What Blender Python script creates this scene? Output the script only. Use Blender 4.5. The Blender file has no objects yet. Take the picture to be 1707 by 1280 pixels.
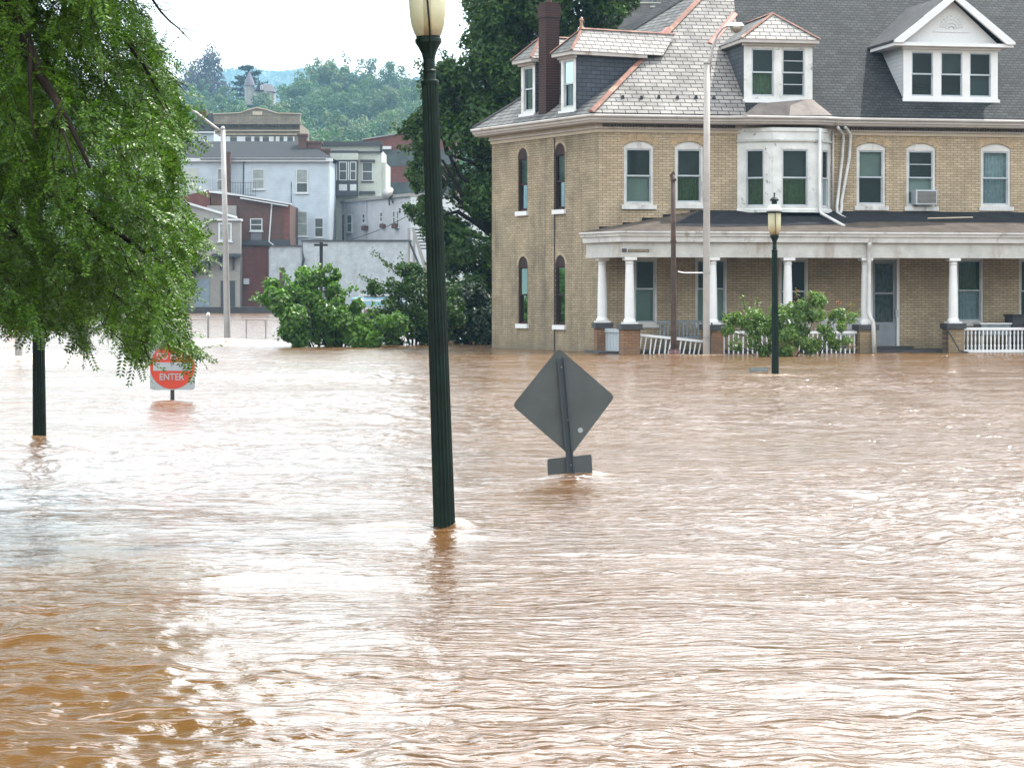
import bpy, bmesh, math, random
import numpy as np
from math import radians as R
from mathutils import Vector, Matrix

# ---------------------------------------------------------------- camera, sky, sun, exposure
FPX, CX, HY, CAMZ = 4000.0, 853.5, 490.0, 1.62      # focal length in photo pixels, image centre, horizon row, eye height
scene = bpy.context.scene
cam_d = bpy.data.cameras.new("camera"); cam = bpy.data.objects.new("camera", cam_d)
scene.collection.objects.link(cam); scene.camera = cam
cam.location = (0, 0, CAMZ); cam.rotation_euler = (R(90), 0, 0)
cam_d.sensor_fit = 'HORIZONTAL'; cam_d.sensor_width = 36.0
cam_d.lens = 36.0 * FPX / 1707.0
cam_d.shift_y = -(640.0 - HY) / 1707.0
cam_d.clip_start = 0.1; cam_d.clip_end = 30000

SUN = Vector((0.45, 0.36, 1.0)).normalized()          # towards the sun
sun_el = math.asin(SUN.z); sun_az = math.atan2(SUN.x, SUN.y)
world = bpy.data.worlds.new("World"); scene.world = world; world.use_nodes = True
wn = world.node_tree.nodes; wl = world.node_tree.links
sky = wn.new('ShaderNodeTexSky'); sky.sky_type = 'NISHITA'; sky.sun_disc = False
sky.sun_elevation = sun_el; sky.sun_rotation = sun_az
sky.air_density = 1.8; sky.dust_density = 2.0; sky.ozone_density = 1.0; sky.altitude = 100
hzmix = wn.new('ShaderNodeMix'); hzmix.data_type = 'RGBA'; hzmix.inputs[0].default_value = 0.55      # bright milky summer haze over the blue
wl.new(sky.outputs[0], hzmix.inputs[6]); hz_tc = wn.new('ShaderNodeTexCoord'); hz_s = wn.new('ShaderNodeSeparateXYZ'); wl.new(hz_tc.outputs['Generated'], hz_s.inputs[0])
hz_r = wn.new('ShaderNodeValToRGB'); wl.new(hz_s.outputs[2], hz_r.inputs[0])                            # haze brightened with height, added so the water reflects white
hz_r.color_ramp.elements[0].position = 0.03; hz_r.color_ramp.elements[0].color = (.15, .155, .15, 1)
hz_r.color_ramp.elements[1].position = 0.27; hz_r.color_ramp.elements[1].color = (1, 1, .99, 1)
hz_g = wn.new('ShaderNodeVectorMath'); hz_g.operation = 'SCALE'; hz_g.inputs[3].default_value = 18.0; wl.new(hz_r.outputs[0], hz_g.inputs[0]); wl.new(hz_g.outputs[0], hzmix.inputs[7])
wl.new(hzmix.outputs[2], wn['Background'].inputs[0]); wn['Background'].inputs[1].default_value = 0.15
sd = bpy.data.lights.new("sun", 'SUN'); sd.energy = 4.3; sd.angle = R(0.5); sd.color = (1.0, 0.95, 0.88)
so = bpy.data.objects.new("sun", sd); scene.collection.objects.link(so)
so.rotation_euler = SUN.to_track_quat('Z', 'Y').to_euler()
scene.view_settings.view_transform = 'Standard'; scene.view_settings.look = 'None'
scene.view_settings.exposure = 1.18; scene.view_settings.gamma = 1.0
scene.cycles.volume_max_steps = 256; scene.cycles.volume_step_rate = 5.0
scene.cycles.transparent_max_bounces = 24; scene.cycles.max_bounces = 8

rnd = random.Random(7); rng = np.random.default_rng(11)
COL = scene.collection

# ---------------------------------------------------------------- generic helpers
ORG = {}
def tag(o, label=None, cat=None, group=None, kind=None):
    if label: o['label'] = label
    if cat: o['category'] = cat
    if group: o['group'] = group
    if kind: o['kind'] = kind
    return o
def thing(name, loc, label, cat, group=None):
    o = bpy.data.objects.new(name, None); COL.objects.link(o)
    o.empty_display_size = 0.2
    o.location = loc; ORG[o.name] = Vector(loc)
    return tag(o, label, cat, group)
def W(px, py, Y):                                        # photo pixel + distance -> world point
    return Vector(((px - CX) * Y / FPX, Y, CAMZ + (HY - py) * Y / FPX))
def PX(px, Y): return (px - CX) * Y / FPX
def PZ(py, Y): return CAMZ + (HY - py) * Y / FPX
def WY(py): return FPX * CAMZ / (py - HY)                # distance of a point on the water seen at row py

def obj_from(name, me, mat, parent, local=False):
    o = bpy.data.objects.new(name, me); COL.objects.link(o)
    ms = mat if isinstance(mat, (list, tuple)) else [mat]
    for m in ms: me.materials.append(m)
    if parent is not None:
        o.parent = parent
        org = ORG.get(parent.name, Vector((0, 0, 0)))
        ORG[o.name] = org
    return o

class MB:
    def __init__(s): s.v = []; s.f = []; s.m = []
    def add(s, vs, fs, mi=0):
        b = len(s.v); s.v += [tuple(v) for v in vs]
        for f in fs: s.f.append([b + i for i in f]); s.m.append(mi)
        return s
    def quad(s, a, b, c, d, mi=0): return s.add([a, b, c, d], [(0, 1, 2, 3)], mi)
    def hexa(s, p, mi=0):                                # p: 8 points, bottom 4 then top 4
        return s.add(p, [(3, 2, 1, 0), (4, 5, 6, 7), (0, 1, 5, 4), (1, 2, 6, 5), (2, 3, 7, 6), (3, 0, 4, 7)], mi)
    def box(s, x0, x1, y0, y1, z0, z1, mi=0):
        return s.hexa([(x0, y0, z0), (x1, y0, z0), (x1, y1, z0), (x0, y1, z0), (x0, y0, z1), (x1, y0, z1), (x1, y1, z1), (x0, y1, z1)], mi)
    def fbox(s, fr, u0, u1, w0, w1, z0, z1, mi=0):        # box in a wall frame
        P = fr.pt
        return s.hexa([P(u0, w1, z0), P(u1, w1, z0), P(u1, w0, z0), P(u0, w0, z0), P(u0, w1, z1), P(u1, w1, z1), P(u1, w0, z1), P(u0, w0, z1)], mi)
    def prism(s, pts, vec, mi=0):                        # polygon extruded by vec
        n = len(pts); a = [Vector(p) for p in pts]; v = Vector(vec); b = [p + v for p in a]
        fs = [tuple(range(n)), tuple(range(2 * n - 1, n - 1, -1))] + [(i, i + n, (i + 1) % n + n, (i + 1) % n) for i in range(n)]
        return s.add(a + b, fs, mi)
    def tube(s, path, rad, n=8, cap=True, mi=0):
        P = [Vector(p) for p in path]
        if not hasattr(rad, '__len__'): rad = [rad] * len(P)
        vs = []; fs = []; up = None
        for i, p in enumerate(P):
            t = (P[min(i + 1, len(P) - 1)] - P[max(i - 1, 0)])
            if t.length < 1e-9: t = Vector((0, 0, 1))
            t.normalize()
            if up is None: up = t.orthogonal().normalized()
            else:
                up = up - t * up.dot(t)
                up = up.normalized() if up.length > 1e-6 else t.orthogonal().normalized()
            q = t.cross(up)
            for k in range(n):
                a = 2 * math.pi * k / n
                vs.append(p + (up * math.cos(a) + q * math.sin(a)) * rad[i])
        for i in range(len(P) - 1):
            for k in range(n):
                k2 = (k + 1) % n
                fs.append((i * n + k, i * n + k2, (i + 1) * n + k2, (i + 1) * n + k))
        if cap: fs.append(tuple(range(n - 1, -1, -1))); fs.append(tuple((len(P) - 1) * n + k for k in range(n)))
        return s.add(vs, fs, mi)
    def lathe(s, prof, c=(0, 0, 0), n=24, flute=0, depth=0.0, mi=0, cap=True):
        vs = []; fs = []
        for (r, z) in prof:
            for k in range(n):
                a = 2 * math.pi * k / n; rr = r
                if flute: rr = r * (1 - depth * abs(math.cos(a * flute / 2)) ** 2)
                vs.append((c[0] + rr * math.cos(a), c[1] + rr * math.sin(a), c[2] + z))
        for i in range(len(prof) - 1):
            for k in range(n):
                k2 = (k + 1) % n
                fs.append((i * n + k, i * n + k2, (i + 1) * n + k2, (i + 1) * n + k))
        if cap: fs.append(tuple(range(n - 1, -1, -1))); fs.append(tuple((len(prof) - 1) * n + k for k in range(n)))
        return s.add(vs, fs, mi)
    def build(s, name, mat, parent=None, smooth=False, world=True):
        me = bpy.data.meshes.new(name)
        org = ORG.get(parent.name, Vector((0, 0, 0))) if (parent is not None and world) else Vector((0, 0, 0))
        me.from_pydata([(v[0] - org.x, v[1] - org.y, v[2] - org.z) for v in s.v], [], s.f)
        if smooth:
            for p in me.polygons: p.use_smooth = True
        o = obj_from(name, me, mat, parent)
        if any(s.m): me.polygons.foreach_set('material_index', s.m)
        bm = bmesh.new(); bm.from_mesh(me); bmesh.ops.recalc_face_normals(bm, faces=bm.faces); bm.to_mesh(me); bm.free()
        me.update()
        return o

def np_obj(name, v, q, mat, parent=None, smooth=False):   # fast quad mesh from arrays
    me = bpy.data.meshes.new(name)
    v = np.asarray(v, dtype=np.float32); q = np.asarray(q, dtype=np.int32)
    k = q.shape[1]
    me.vertices.add(len(v)); me.vertices.foreach_set('co', v.ravel())
    me.loops.add(q.size); me.loops.foreach_set('vertex_index', q.ravel())
    me.polygons.add(len(q)); me.polygons.foreach_set('loop_start', np.arange(0, q.size, k, dtype=np.int32))
    me.polygons.foreach_set('loop_total', np.full(len(q), k, dtype=np.int32))
    me.polygons.foreach_set('use_smooth', np.full(len(q), smooth))
    me.update(calc_edges=True); me.validate()
    return obj_from(name, me, mat, parent)

class Fr:                                                # a vertical wall plane: u along it, w outwards (towards the viewer), z up
    def __init__(s, a, b):
        s.o = Vector((a[0], a[1])); d = Vector((b[0] - a[0], b[1] - a[1])); s.L = d.length; s.d = d.normalized()
        s.n = Vector((s.d.y, -s.d.x))
    def pt(s, u, w, z):
        return Vector((s.o.x + s.d.x * u + s.n.x * w, s.o.y + s.d.y * u + s.n.y * w, z))
    def hit(s, px, py, w=0.0):
        k = Vector(((px - CX) / FPX, 1.0))
        t = (w + s.o.dot(s.n)) / k.dot(s.n)
        p = k * t - s.o
        return p.dot(s.d), CAMZ + (HY - py) / FPX * t
    def box_px(s, x0, x1, y0, y1, w=0.0):                 # -> u0,u1,z0,z1
        u0, z1 = s.hit(x0, y0, w); u1, z0 = s.hit(x1, y1, w)
        return u0, u1, z0, z1

def ray_plane(px, py, p0, n):
    d = Vector(((px - CX) / FPX, 1.0, (HY - py) / FPX)); c = Vector((0, 0, CAMZ))
    return c + d * ((p0 - c).dot(n) / d.dot(n))

def sweep(mb, path, prof, mi=0, close_ends=True):         # path: 2-D points, outward on the right-hand side of travel; prof: closed (w,z) polygon
    n = len(path); P = [Vector((p[0], p[1])) for p in path]; rings = []
    for i in range(n):
        dirs = []
        if i > 0: dirs.append((P[i] - P[i - 1]).normalized())
        if i < n - 1: dirs.append((P[i + 1] - P[i]).normalized())
        ns = [Vector((d.y, -d.x)) for d in dirs]
        if len(ns) == 1: m = ns[0]
        else:
            m = (ns[0] + ns[1]); m = m / max(0.2, m.dot(ns[0]))
        rings.append([(P[i].x + m.x * w, P[i].y + m.y * w, z) for (w, z) in prof])
    k = len(prof); vs = [v for r in rings for v in r]; fs = []
    for i in range(n - 1):
        for j in range(k):
            j2 = (j + 1) % k; fs.append((i * k + j, i * k + j2, (i + 1) * k + j2, (i + 1) * k + j))
    if close_ends: fs.append(tuple(range(k))); fs.append(tuple((n - 1) * k + j for j in range(k - 1, -1, -1)))
    return mb.add(vs, fs, mi)

def offset_path(path, w):
    P = [Vector((p[0], p[1])) for p in path]; out = []
    for i in range(len(P)):
        dirs = []
        if i > 0: dirs.append((P[i] - P[i - 1]).normalized())
        if i < len(P) - 1: dirs.append((P[i + 1] - P[i]).normalized())
        ns = [Vector((d.y, -d.x)) for d in dirs]
        m = ns[0] if len(ns) == 1 else (ns[0] + ns[1]) / max(0.2, (ns[0] + ns[1]).dot(ns[0]))
        out.append(P[i] + m * w)
    return out

# ---------------------------------------------------------------- materials
def newmat(name):
    m = bpy.data.materials.new(name); m.use_nodes = True
    return m, m.node_tree.nodes, m.node_tree.links, m.node_tree.nodes['Principled BSDF']
def rgb(c): return (c[0], c[1], c[2], 1.0)
AL = 0.62                                                # listed base colours times this, darkened to balance the brightened sky
def al(c): return tuple(x * AL for x in c)
def noise(n, l, scale, detail=4, vec=None, rough=0.55, sc3=None):
    t = n.new('ShaderNodeTexNoise'); t.inputs['Scale'].default_value = scale; t.inputs['Detail'].default_value = detail
    t.inputs['Roughness'].default_value = rough
    if vec is None:
        tc = n.new('ShaderNodeTexCoord'); vec = tc.outputs['Object']
    if sc3:
        mp = n.new('ShaderNodeMapping'); mp.inputs['Scale'].default_value = sc3; l.new(vec, mp.inputs[0]); vec = mp.outputs[0]
    l.new(vec, t.inputs['Vector'])
    return t.outputs['Fac']
def ramp(n, l, fac, stops):
    r = n.new('ShaderNodeValToRGB'); e = r.color_ramp.elements
    while len(e) < len(stops): e.new(0.5)
    for i, (p, c) in enumerate(stops): e[i].position = p; e[i].color = rgb(c) if len(c) == 3 else c
    l.new(fac, r.inputs[0]); return r.outputs[0]
def mix(n, l, fac, a, b, mode='MIX'):
    m = n.new('ShaderNodeMix'); m.data_type = 'RGBA'; m.blend_type = mode
    for s, v in ((m.inputs[0], fac), (m.inputs[6], a), (m.inputs[7], b)):
        if hasattr(v, 'is_output'): l.new(v, s)
        elif isinstance(v, (tuple, list)): s.default_value = rgb(v)
        else: s.default_value = v
    return m.outputs[2]
def bump(n, l, h, b, strength=0.3, dist=0.01):
    x = n.new('ShaderNodeBump'); x.inputs['Strength'].default_value = strength; x.inputs['Distance'].default_value = dist
    l.new(h, x.inputs['Height']); l.new(x.outputs[0], b.inputs['Normal']); return x
def plain(name, c, rough=0.6, metal=0.0, var=0.15, scale=3.0, dirt=None, dirt_amt=0.0, dscale=2.0, spec=0.5, streak=False):
    m, n, l, b = newmat(name); c = al(c); dirt = al(dirt) if dirt else None
    f = noise(n, l, scale, 5)
    lo = tuple(x * (1 - var) for x in c); hi = tuple(min(1, x * (1 + var)) for x in c)
    col = ramp(n, l, f, [(0.3, lo), (0.7, hi)])
    if dirt:
        g = noise(n, l, dscale, 7, rough=0.7, sc3=(1, 1, 0.25) if streak else None)
        gr = ramp(n, l, g, [(0.62 - dirt_amt * 0.3, (0, 0, 0)), (0.70, (1, 1, 1))])
        col = mix(n, l, gr, col, dirt)
    l.new(col, b.inputs['Base Color'])
    b.inputs['Roughness'].default_value = rough; b.inputs['Metallic'].default_value = metal
    b.inputs['Specular IOR Level'].default_value = spec
    return m
_bc = {}
def wallvec(n, l, d):
    tc = n.new('ShaderNodeTexCoord'); s = n.new('ShaderNodeSeparateXYZ'); l.new(tc.outputs['Object'], s.inputs[0])
    a = n.new('ShaderNodeMath'); a.operation = 'MULTIPLY'; a.inputs[1].default_value = d[0]; l.new(s.outputs[0], a.inputs[0])
    b2 = n.new('ShaderNodeMath'); b2.operation = 'MULTIPLY_ADD'; b2.inputs[1].default_value = d[1]; l.new(s.outputs[1], b2.inputs[0]); l.new(a.outputs[0], b2.inputs[2])
    c = n.new('ShaderNodeCombineXYZ'); l.new(b2.outputs[0], c.inputs[0]); l.new(s.outputs[2], c.inputs[1])
    return c.outputs[0], tc.outputs['Object']
def brick(name, d, c1, c2, mortar, bw=0.215, bh=0.068, ms=0.008, rough=0.85, stain=None, stain_amt=0.5, bumps=0.4, bias=0.0, offset=0.5, vary=0.25, splash=0.0, spec=0.25):
    key = (name, round(d[0], 2), round(d[1], 2))
    if key in _bc: return _bc[key]
    m, n, l, b = newmat(name); c1, c2, mortar = al(c1), al(c2), al(mortar); stain = al(stain) if stain else None
    vec, oc = wallvec(n, l, d)
    t = n.new('ShaderNodeTexBrick'); l.new(vec, t.inputs['Vector'])
    t.inputs['Scale'].default_value = 1.0; t.inputs['Brick Width'].default_value = bw; t.inputs['Row Height'].default_value = bh
    t.inputs['Mortar Size'].default_value = ms; t.inputs['Mortar Smooth'].default_value = 0.2; t.inputs['Bias'].default_value = bias
    t.offset = offset
    t.inputs['Color1'].default_value = rgb(c1); t.inputs['Color2'].default_value = rgb(c2); t.inputs['Mortar'].default_value = rgb(mortar)
    f = noise(n, l, 1.3, 6, rough=0.65)
    fr = ramp(n, l, f, [(0.3, (1 - vary,) * 3), (0.7, (1 + vary * 0.4,) * 3)])
    col = mix(n, l, 1.0, t.outputs['Color'], fr, 'MULTIPLY')
    if stain:
        g = noise(n, l, 0.9, 8, rough=0.7, sc3=(1, 1, 0.35))
        gr = ramp(n, l, g, [(0.62 - 0.2 * stain_amt, (0, 0, 0)), (0.72, (stain_amt,) * 3)])
        col = mix(n, l, gr, col, stain)
    if stain:                                            # rain streaks
        g2 = noise(n, l, 3.0, 6, rough=0.75, sc3=(1, 1, 0.06)); gr2 = ramp(n, l, g2, [(0.52, (0, 0, 0)), (0.70, (stain_amt * .8,) * 3)])
        col = mix(n, l, gr2, col, stain)
    if splash:                                           # damp grime just above the flood line
        s2 = n.new('ShaderNodeSeparateXYZ'); l.new(oc, s2.inputs[0])
        ad = n.new('ShaderNodeMath'); ad.operation = 'MULTIPLY_ADD'; ad.inputs[1].default_value = 0.8
        l.new(noise(n, l, 2.5, 5), ad.inputs[0]); l.new(s2.outputs[2], ad.inputs[2])
        rr = ramp(n, l, ad.outputs[0], [(0.35, (splash,) * 3), (0.9, (0, 0, 0))])
        col = mix(n, l, rr, col, (0.10, 0.085, 0.06))
    l.new(col, b.inputs['Base Color']); b.inputs['Roughness'].default_value = rough
    b.inputs['Specular IOR Level'].default_value = spec
    inv = n.new('ShaderNodeMath'); inv.operation = 'SUBTRACT'; inv.inputs[0].default_value = 1.0; l.new(t.outputs['Fac'], inv.inputs[1])
    bump(n, l, inv.outputs[0], b, bumps, 0.01)
    _bc[key] = m
    return m
def siding(name, c, pitch=0.11, dark=0.45, rough=0.6, stain=None, amt=0.3):
    m, n, l, b = newmat(name); c = al(c); stain = al(stain) if stain else None
    tc = n.new('ShaderNodeTexCoord'); s = n.new('ShaderNodeSeparateXYZ'); l.new(tc.outputs['Object'], s.inputs[0])
    q = n.new('ShaderNodeMath'); q.operation = 'DIVIDE'; q.inputs[1].default_value = pitch; l.new(s.outputs[2], q.inputs[0])
    fr = n.new('ShaderNodeMath'); fr.operation = 'FRACT'; l.new(q.outputs[0], fr.inputs[0])
    f = noise(n, l, 0.8, 5)
    base = ramp(n, l, f, [(0.3, tuple(x * 0.85 for x in c)), (0.7, tuple(min(1, x * 1.1) for x in c))])
    ln = ramp(n, l, fr.outputs[0], [(0.0, (1 - dark,) * 3), (0.18, (1, 1, 1))])
    col = mix(n, l, 1.0, base, ln, 'MULTIPLY')
    if stain:
        g = noise(n, l, 1.2, 8, rough=0.7, sc3=(1, 1, 0.4))
        gr = ramp(n, l, g, [(0.5, (0, 0, 0)), (0.7, (amt,) * 3)]); col = mix(n, l, gr, col, stain)
    l.new(col, b.inputs['Base Color']); b.inputs['Roughness'].default_value = rough
    bump(n, l, fr.outputs[0], b, 0.5, 0.02)
    return m
def glassmat(name, tint=(0.6, 0.7, 0.68), refl=0.5, trans=0.9):
    m, n, l, b = newmat(name); n.remove(b)
    out = n['Material Output']
    tr = n.new('ShaderNodeBsdfTransparent'); tr.inputs[0].default_value = rgb(tuple(x * trans for x in tint))
    gl = n.new('ShaderNodeBsdfGlossy'); gl.inputs['Roughness'].default_value = 0.04; gl.inputs[0].default_value = rgb((0.7, 0.9, 1.0))
    lw = n.new('ShaderNodeFresnel'); lw.inputs[0].default_value = 1.45
    ad = n.new('ShaderNodeMath'); ad.operation = 'MULTIPLY'; ad.inputs[1].default_value = refl * 1.3; l.new(lw.outputs[0], ad.inputs[0])
    nf = noise(n, l, 0.8, 2); bp = n.new('ShaderNodeBump'); bp.inputs['Strength'].default_value = 0.15; bp.inputs['Distance'].default_value = 0.05
    l.new(nf, bp.inputs['Height']); l.new(bp.outputs[0], gl.inputs['Normal'])
    mx = n.new('ShaderNodeMixShader'); l.new(ad.outputs[0], mx.inputs[0]); l.new(tr.outputs[0], mx.inputs[1]); l.new(gl.outputs[0], mx.inputs[2])
    l.new(mx.outputs[0], out.inputs[0]); return m
def leafmat(name, c, c2, rough=0.4, trans=0.35, spec=0.4):
    m, n, l, b = newmat(name); c, c2 = al(c), al(c2)
    g = n.new('ShaderNodeNewGeometry')
    f = noise(n, l, 0.7, 3)
    a = n.new('ShaderNodeMath'); a.operation = 'MULTIPLY_ADD'; a.inputs[1].default_value = 0.55; l.new(g.outputs['Random Per Island'], a.inputs[0])
    h = n.new('ShaderNodeMath'); h.operation = 'MULTIPLY'; h.inputs[1].default_value = 0.6; l.new(f, h.inputs[0]); l.new(h.outputs[0], a.inputs[2])
    col = ramp(n, l, a.outputs[0], [(0.15, c), (0.6, tuple((x + y) / 2 for x, y in zip(c, c2))), (0.9, c2)])
    l.new(col, b.inputs['Base Color']); b.inputs['Roughness'].default_value = rough; b.inputs['Specular IOR Level'].default_value = spec
    tl = n.new('ShaderNodeBsdfTranslucent'); br = mix(n, l, 1.0, col, (1.1, 1.3, 0.5), 'MULTIPLY'); l.new(br, tl.inputs[0])
    mx = n.new('ShaderNodeMixShader'); mx.inputs[0].default_value = trans
    l.new(b.outputs[0], mx.inputs[1]); l.new(tl.outputs[0], mx.inputs[2]); l.new(mx.outputs[0], n['Material Output'].inputs[0])
    return m

M = {}
M['white'] = plain('white_paint', (0.62, 0.62, 0.60), 0.55, dirt=(0.30, 0.27, 0.23), dirt_amt=0.25, dscale=3.0, streak=True)
M['clean_white'] = plain('clean_white_paint', (0.76, 0.77, 0.77), 0.5, var=0.05)
M['peeling'] = plain('peeling_white_paint', (0.66, 0.68, 0.66), 0.6, dirt=(0.12, 0.11, 0.10), dirt_amt=0.12, dscale=5.0)
M['trim'] = plain('weathered_trim_paint', (0.50, 0.47, 0.44), 0.6, var=0.1, dirt=(0.26, 0.19, 0.14), dirt_amt=0.12, dscale=1.6, streak=True)
M['frieze'] = plain('tan_frieze_paint', (0.50, 0.42, 0.31), 0.6, var=0.12)
M['dentil'] = plain('brown_dentils', (0.09, 0.065, 0.045), 0.8)
M['sash'] = plain('blue_grey_sash', (0.42, 0.48, 0.52), 0.5)
M['pane'] = glassmat('window_glass')
M['blind'] = plain('pale_roller_blind', (0.50, 0.56, 0.53), 0.8, var=0.12, scale=1.0)
M['darkblind'] = plain('dark_roller_blind', (0.05, 0.062, 0.07), 0.8, var=0.3, scale=2)
M['curtain'] = plain('lace_curtain', (0.55, 0.62, 0.70), 0.9, var=0.2, scale=9)
M['greencurtain'] = plain('green_curtain', (0.13, 0.20, 0.09), 0.9, var=0.3, scale=9)
M['black'] = plain('black_rubber', (0.018, 0.018, 0.02), 0.7)
M['tar'] = plain('tar_paper', (0.022, 0.024, 0.028), 0.85, var=0.3, scale=4, spec=0.08)  # tar paper of the flashing; also paints the wall's shade on the porch roof
M['porchroof'] = plain('brown_rolled_roofing', (0.085, 0.070, 0.058), 0.85, var=0.3, scale=2.5, spec=0.1)
M['copper'] = plain('rusty_copper_flashing', (0.21, 0.085, 0.055), 0.8, var=0.35, scale=2, dirt=(0.35, 0.28, 0.18), dirt_amt=0.3)
M['cap'] = plain('dark_stone_cap', (0.045, 0.047, 0.05), 0.8, var=0.3)
M['lampgreen'] = plain('dark_green_cast_iron', (0.006, 0.018, 0.013), 0.5, var=0.4, scale=6, dirt=(0.016, 0.013, 0.009), dirt_amt=0.2, spec=0.14)
M['galv'] = plain('galvanised_steel', (0.33, 0.32, 0.31), 0.5, metal=0.2, var=0.15)
M['rust'] = plain('rusted_iron', (0.06, 0.032, 0.022), 0.8, var=0.5, scale=5, dirt=(0.02, 0.02, 0.02), dirt_amt=0.4)
M['signback'] = plain('grey_sign_back', (0.085, 0.10, 0.105), 0.42, metal=0.25, var=0.25, scale=2.5, dirt=(0.14, 0.15, 0.15), dirt_amt=0.05, dscale=6)
M['signpost'] = plain('painted_channel_post', (0.04, 0.065, 0.085), 0.5, var=0.2)
M['yellow'] = plain('yellow_sign_face', (0.65, 0.4, 0.03), 0.5)
M['red'] = plain('faded_red_sign_face', (0.62, 0.06, 0.03), 0.5, var=0.12, scale=4)
M['signwhite'] = plain('white_sign_face', (0.42, 0.47, 0.50), 0.5, var=0.06)
M['plastic'] = plain('white_plastic', (0.6, 0.62, 0.64), 0.4, var=0.05)
M['bark'] = plain('dark_bark', (0.022, 0.016, 0.012), 0.9, var=0.4, scale=8, spec=0.1)

# ---------------------------------------------------------------- water
def fft_tile(N, L, bands, seed, aniso=1.0):
    """periodic random height tile, N x N over L metres; bands = [(lambda_min, lambda_max, rms_slope)]"""
    r = np.random.default_rng(seed)
    k = np.fft.fftfreq(N, L / N); kx, ky = np.meshgrid(k, k); kk = np.sqrt((kx * aniso) ** 2 + ky ** 2) + 1e-9
    out = np.zeros((N, N))
    for (a, b, sl) in bands:
        lam = 1.0 / kk
        amp = np.exp(-((np.log(lam) - 0.5 * (np.log(a) + np.log(b))) / (0.35 * (np.log(b) - np.log(a)) + 0.05)) ** 2)
        amp /= kk ** 1.5
        ph = r.normal(size=(N, N)) + 1j * r.normal(size=(N, N))
        h = np.real(np.fft.ifft2(amp * ph))
        gy = np.gradient(h, L / N, axis=0); h *= sl / (gy.std() + 1e-12)
        out += h
    return out.astype(np.float32)
def sample(tile, L, x, y):
    N = tile.shape[0]; u = (x / L * N) % N; v = (y / L * N) % N
    i = np.floor(u).astype(int); j = np.floor(v).astype(int); fu = u - i; fv = v - j
    i2 = (i + 1) % N; j2 = (j + 1) % N; i %= N; j %= N
    return (tile[j, i] * (1 - fu) + tile[j, i2] * fu) * (1 - fv) + (tile[j2, i] * (1 - fu) + tile[j2, i2] * fu) * fv

YN, YF = 5.5, 203.0
nr, nc = 1250, 460
ys = YN * (YF / YN) ** (np.arange(nr) / (nr - 1.0))
s = np.linspace(-1, 1, nc)
HALF = lambda y: 0.245 * y + 1.6
X = HALF(ys)[:, None] * s[None, :]
Y = np.repeat(ys[:, None], nc, 1)
t_big = fft_tile(512, 37.0, [(1.6, 6.0, 0.009)], 3, 0.6)
t_mid = fft_tile(1024, 23.0, [(0.5, 1.6, 0.027)], 5, 0.55)
t_fin = fft_tile(1024, 9.0, [(0.12, 0.4, 0.055)], 8, 0.7)
env = np.clip(0.75 + sample(fft_tile(256, 60.0, [(5, 18, 1.0)], 21), 60.0, X, Y) * 0.6 * 0.35, 0.35, 1.7)   # patches of calmer and rougher water
rx = X * 0.96 + Y * 0.28; ry = Y * 0.96 - X * 0.28
Hh = sample(t_big, 37.0, rx, ry) + sample(t_mid, 23.0, rx + 3, ry) * env
ffade = np.clip((110 - Y) / 60, 0.0, 1)
Hh += sample(t_fin, 9.0, X * 1.02 + 0.1 * Y, Y) * env * ffade
foam = np.zeros_like(Hh)
def ridge(px0, px1, py0, py1, h, w, slant=0.0):           # an eddy line: a low crest running across the current
    global Hh
    Yc = WY((py0 + py1) / 2); x0 = PX(px0, WY(py0)); x1 = PX(px1, WY(py1)); y0 = WY(py0); y1 = WY(py1)
    tt = np.clip((X - x0) / (x1 - x0), 0, 1); yc = y0 + (y1 - y0) * tt + 0.05 * np.sin(tt * 17 + px0)
    en = np.clip(np.sin(math.pi * np.clip((X - x0) / (x1 - x0), 0, 1)), 0, 1) ** 0.6 * ((X > x0) & (X < x1))
    Hh += h * en * np.exp(-((Y - yc) / w) ** 2)
def mound(x, y, h, r, fo=0.0, rf=None, ax=1.0):
    global Hh, foam
    d2 = ((X - x) / ax) ** 2 + (Y - y) ** 2
    Hh += h * np.exp(-d2 / r ** 2)
    if fo: foam = np.maximum(foam, fo * np.exp(-d2 / (rf or r) ** 2))
for a in [(-60, 150, 795, 785, .05, .16), (-80, 190, 840, 832, .06, .14), (-60, 120, 805, 800, .04, .12), (85, 260, 897, 889, .035, .07), (240, 420, 882, 886, .02, .06),
          (330, 480, 905, 900, .025, .07), (180, 420, 930, 945, .03, .1), (300, 520, 965, 950, .025, .09), (640, 1000, 938, 942, .02, .06), (820, 1350, 922, 928, .03, .10), (960, 1150, 950, 955, .03, .09),
          (1150, 1420, 942, 950, .025, .08), (1250, 1560, 1003, 1002, .03, .07), (1520, 1750, 1020, 1015, .025, .07), (700, 1150, 1120, 1125, .02, .05), (500, 900, 1160, 1150, .015, .04), (1150, 1650, 1135, 1165, .02, .045),
          (-50, 330, 1010, 1000, .03, .1), (60, 420, 1095, 1085, .025, .07), (560, 900, 832, 836, .02, .09), (1000, 1700, 700, 705, .03, .25), (750, 1000, 655, 660, .05, .5)]:
    ridge(*a[:4], a[4] * (.3 if a[0] < 200 else .5), a[5])
LAMP_X, LAMP_Y = PX(741, WY(880)), WY(880)
mound(LAMP_X + 0.10, LAMP_Y + 0.05, .05, .10, .5, .10); mound(LAMP_X - 0.35, LAMP_Y + 0.02, .025, .10, .35, .12, 2.8)
mound(LAMP_X, LAMP_Y - 0.30, -.02, .16); mound(LAMP_X, LAMP_Y - 0.62, .03, .13, ax=2.0)
DIA_Y = WY(793); DIA_X = PX(951, DIA_Y)
mound(DIA_X + .1, DIA_Y + .1, .05, .14, .5, .13, 1.7); mound(DIA_X + .05, DIA_Y - .5, .05, .28, ax=1.5)
DNE_Y = WY(670); DNE_X = PX(287, DNE_Y)
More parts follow.
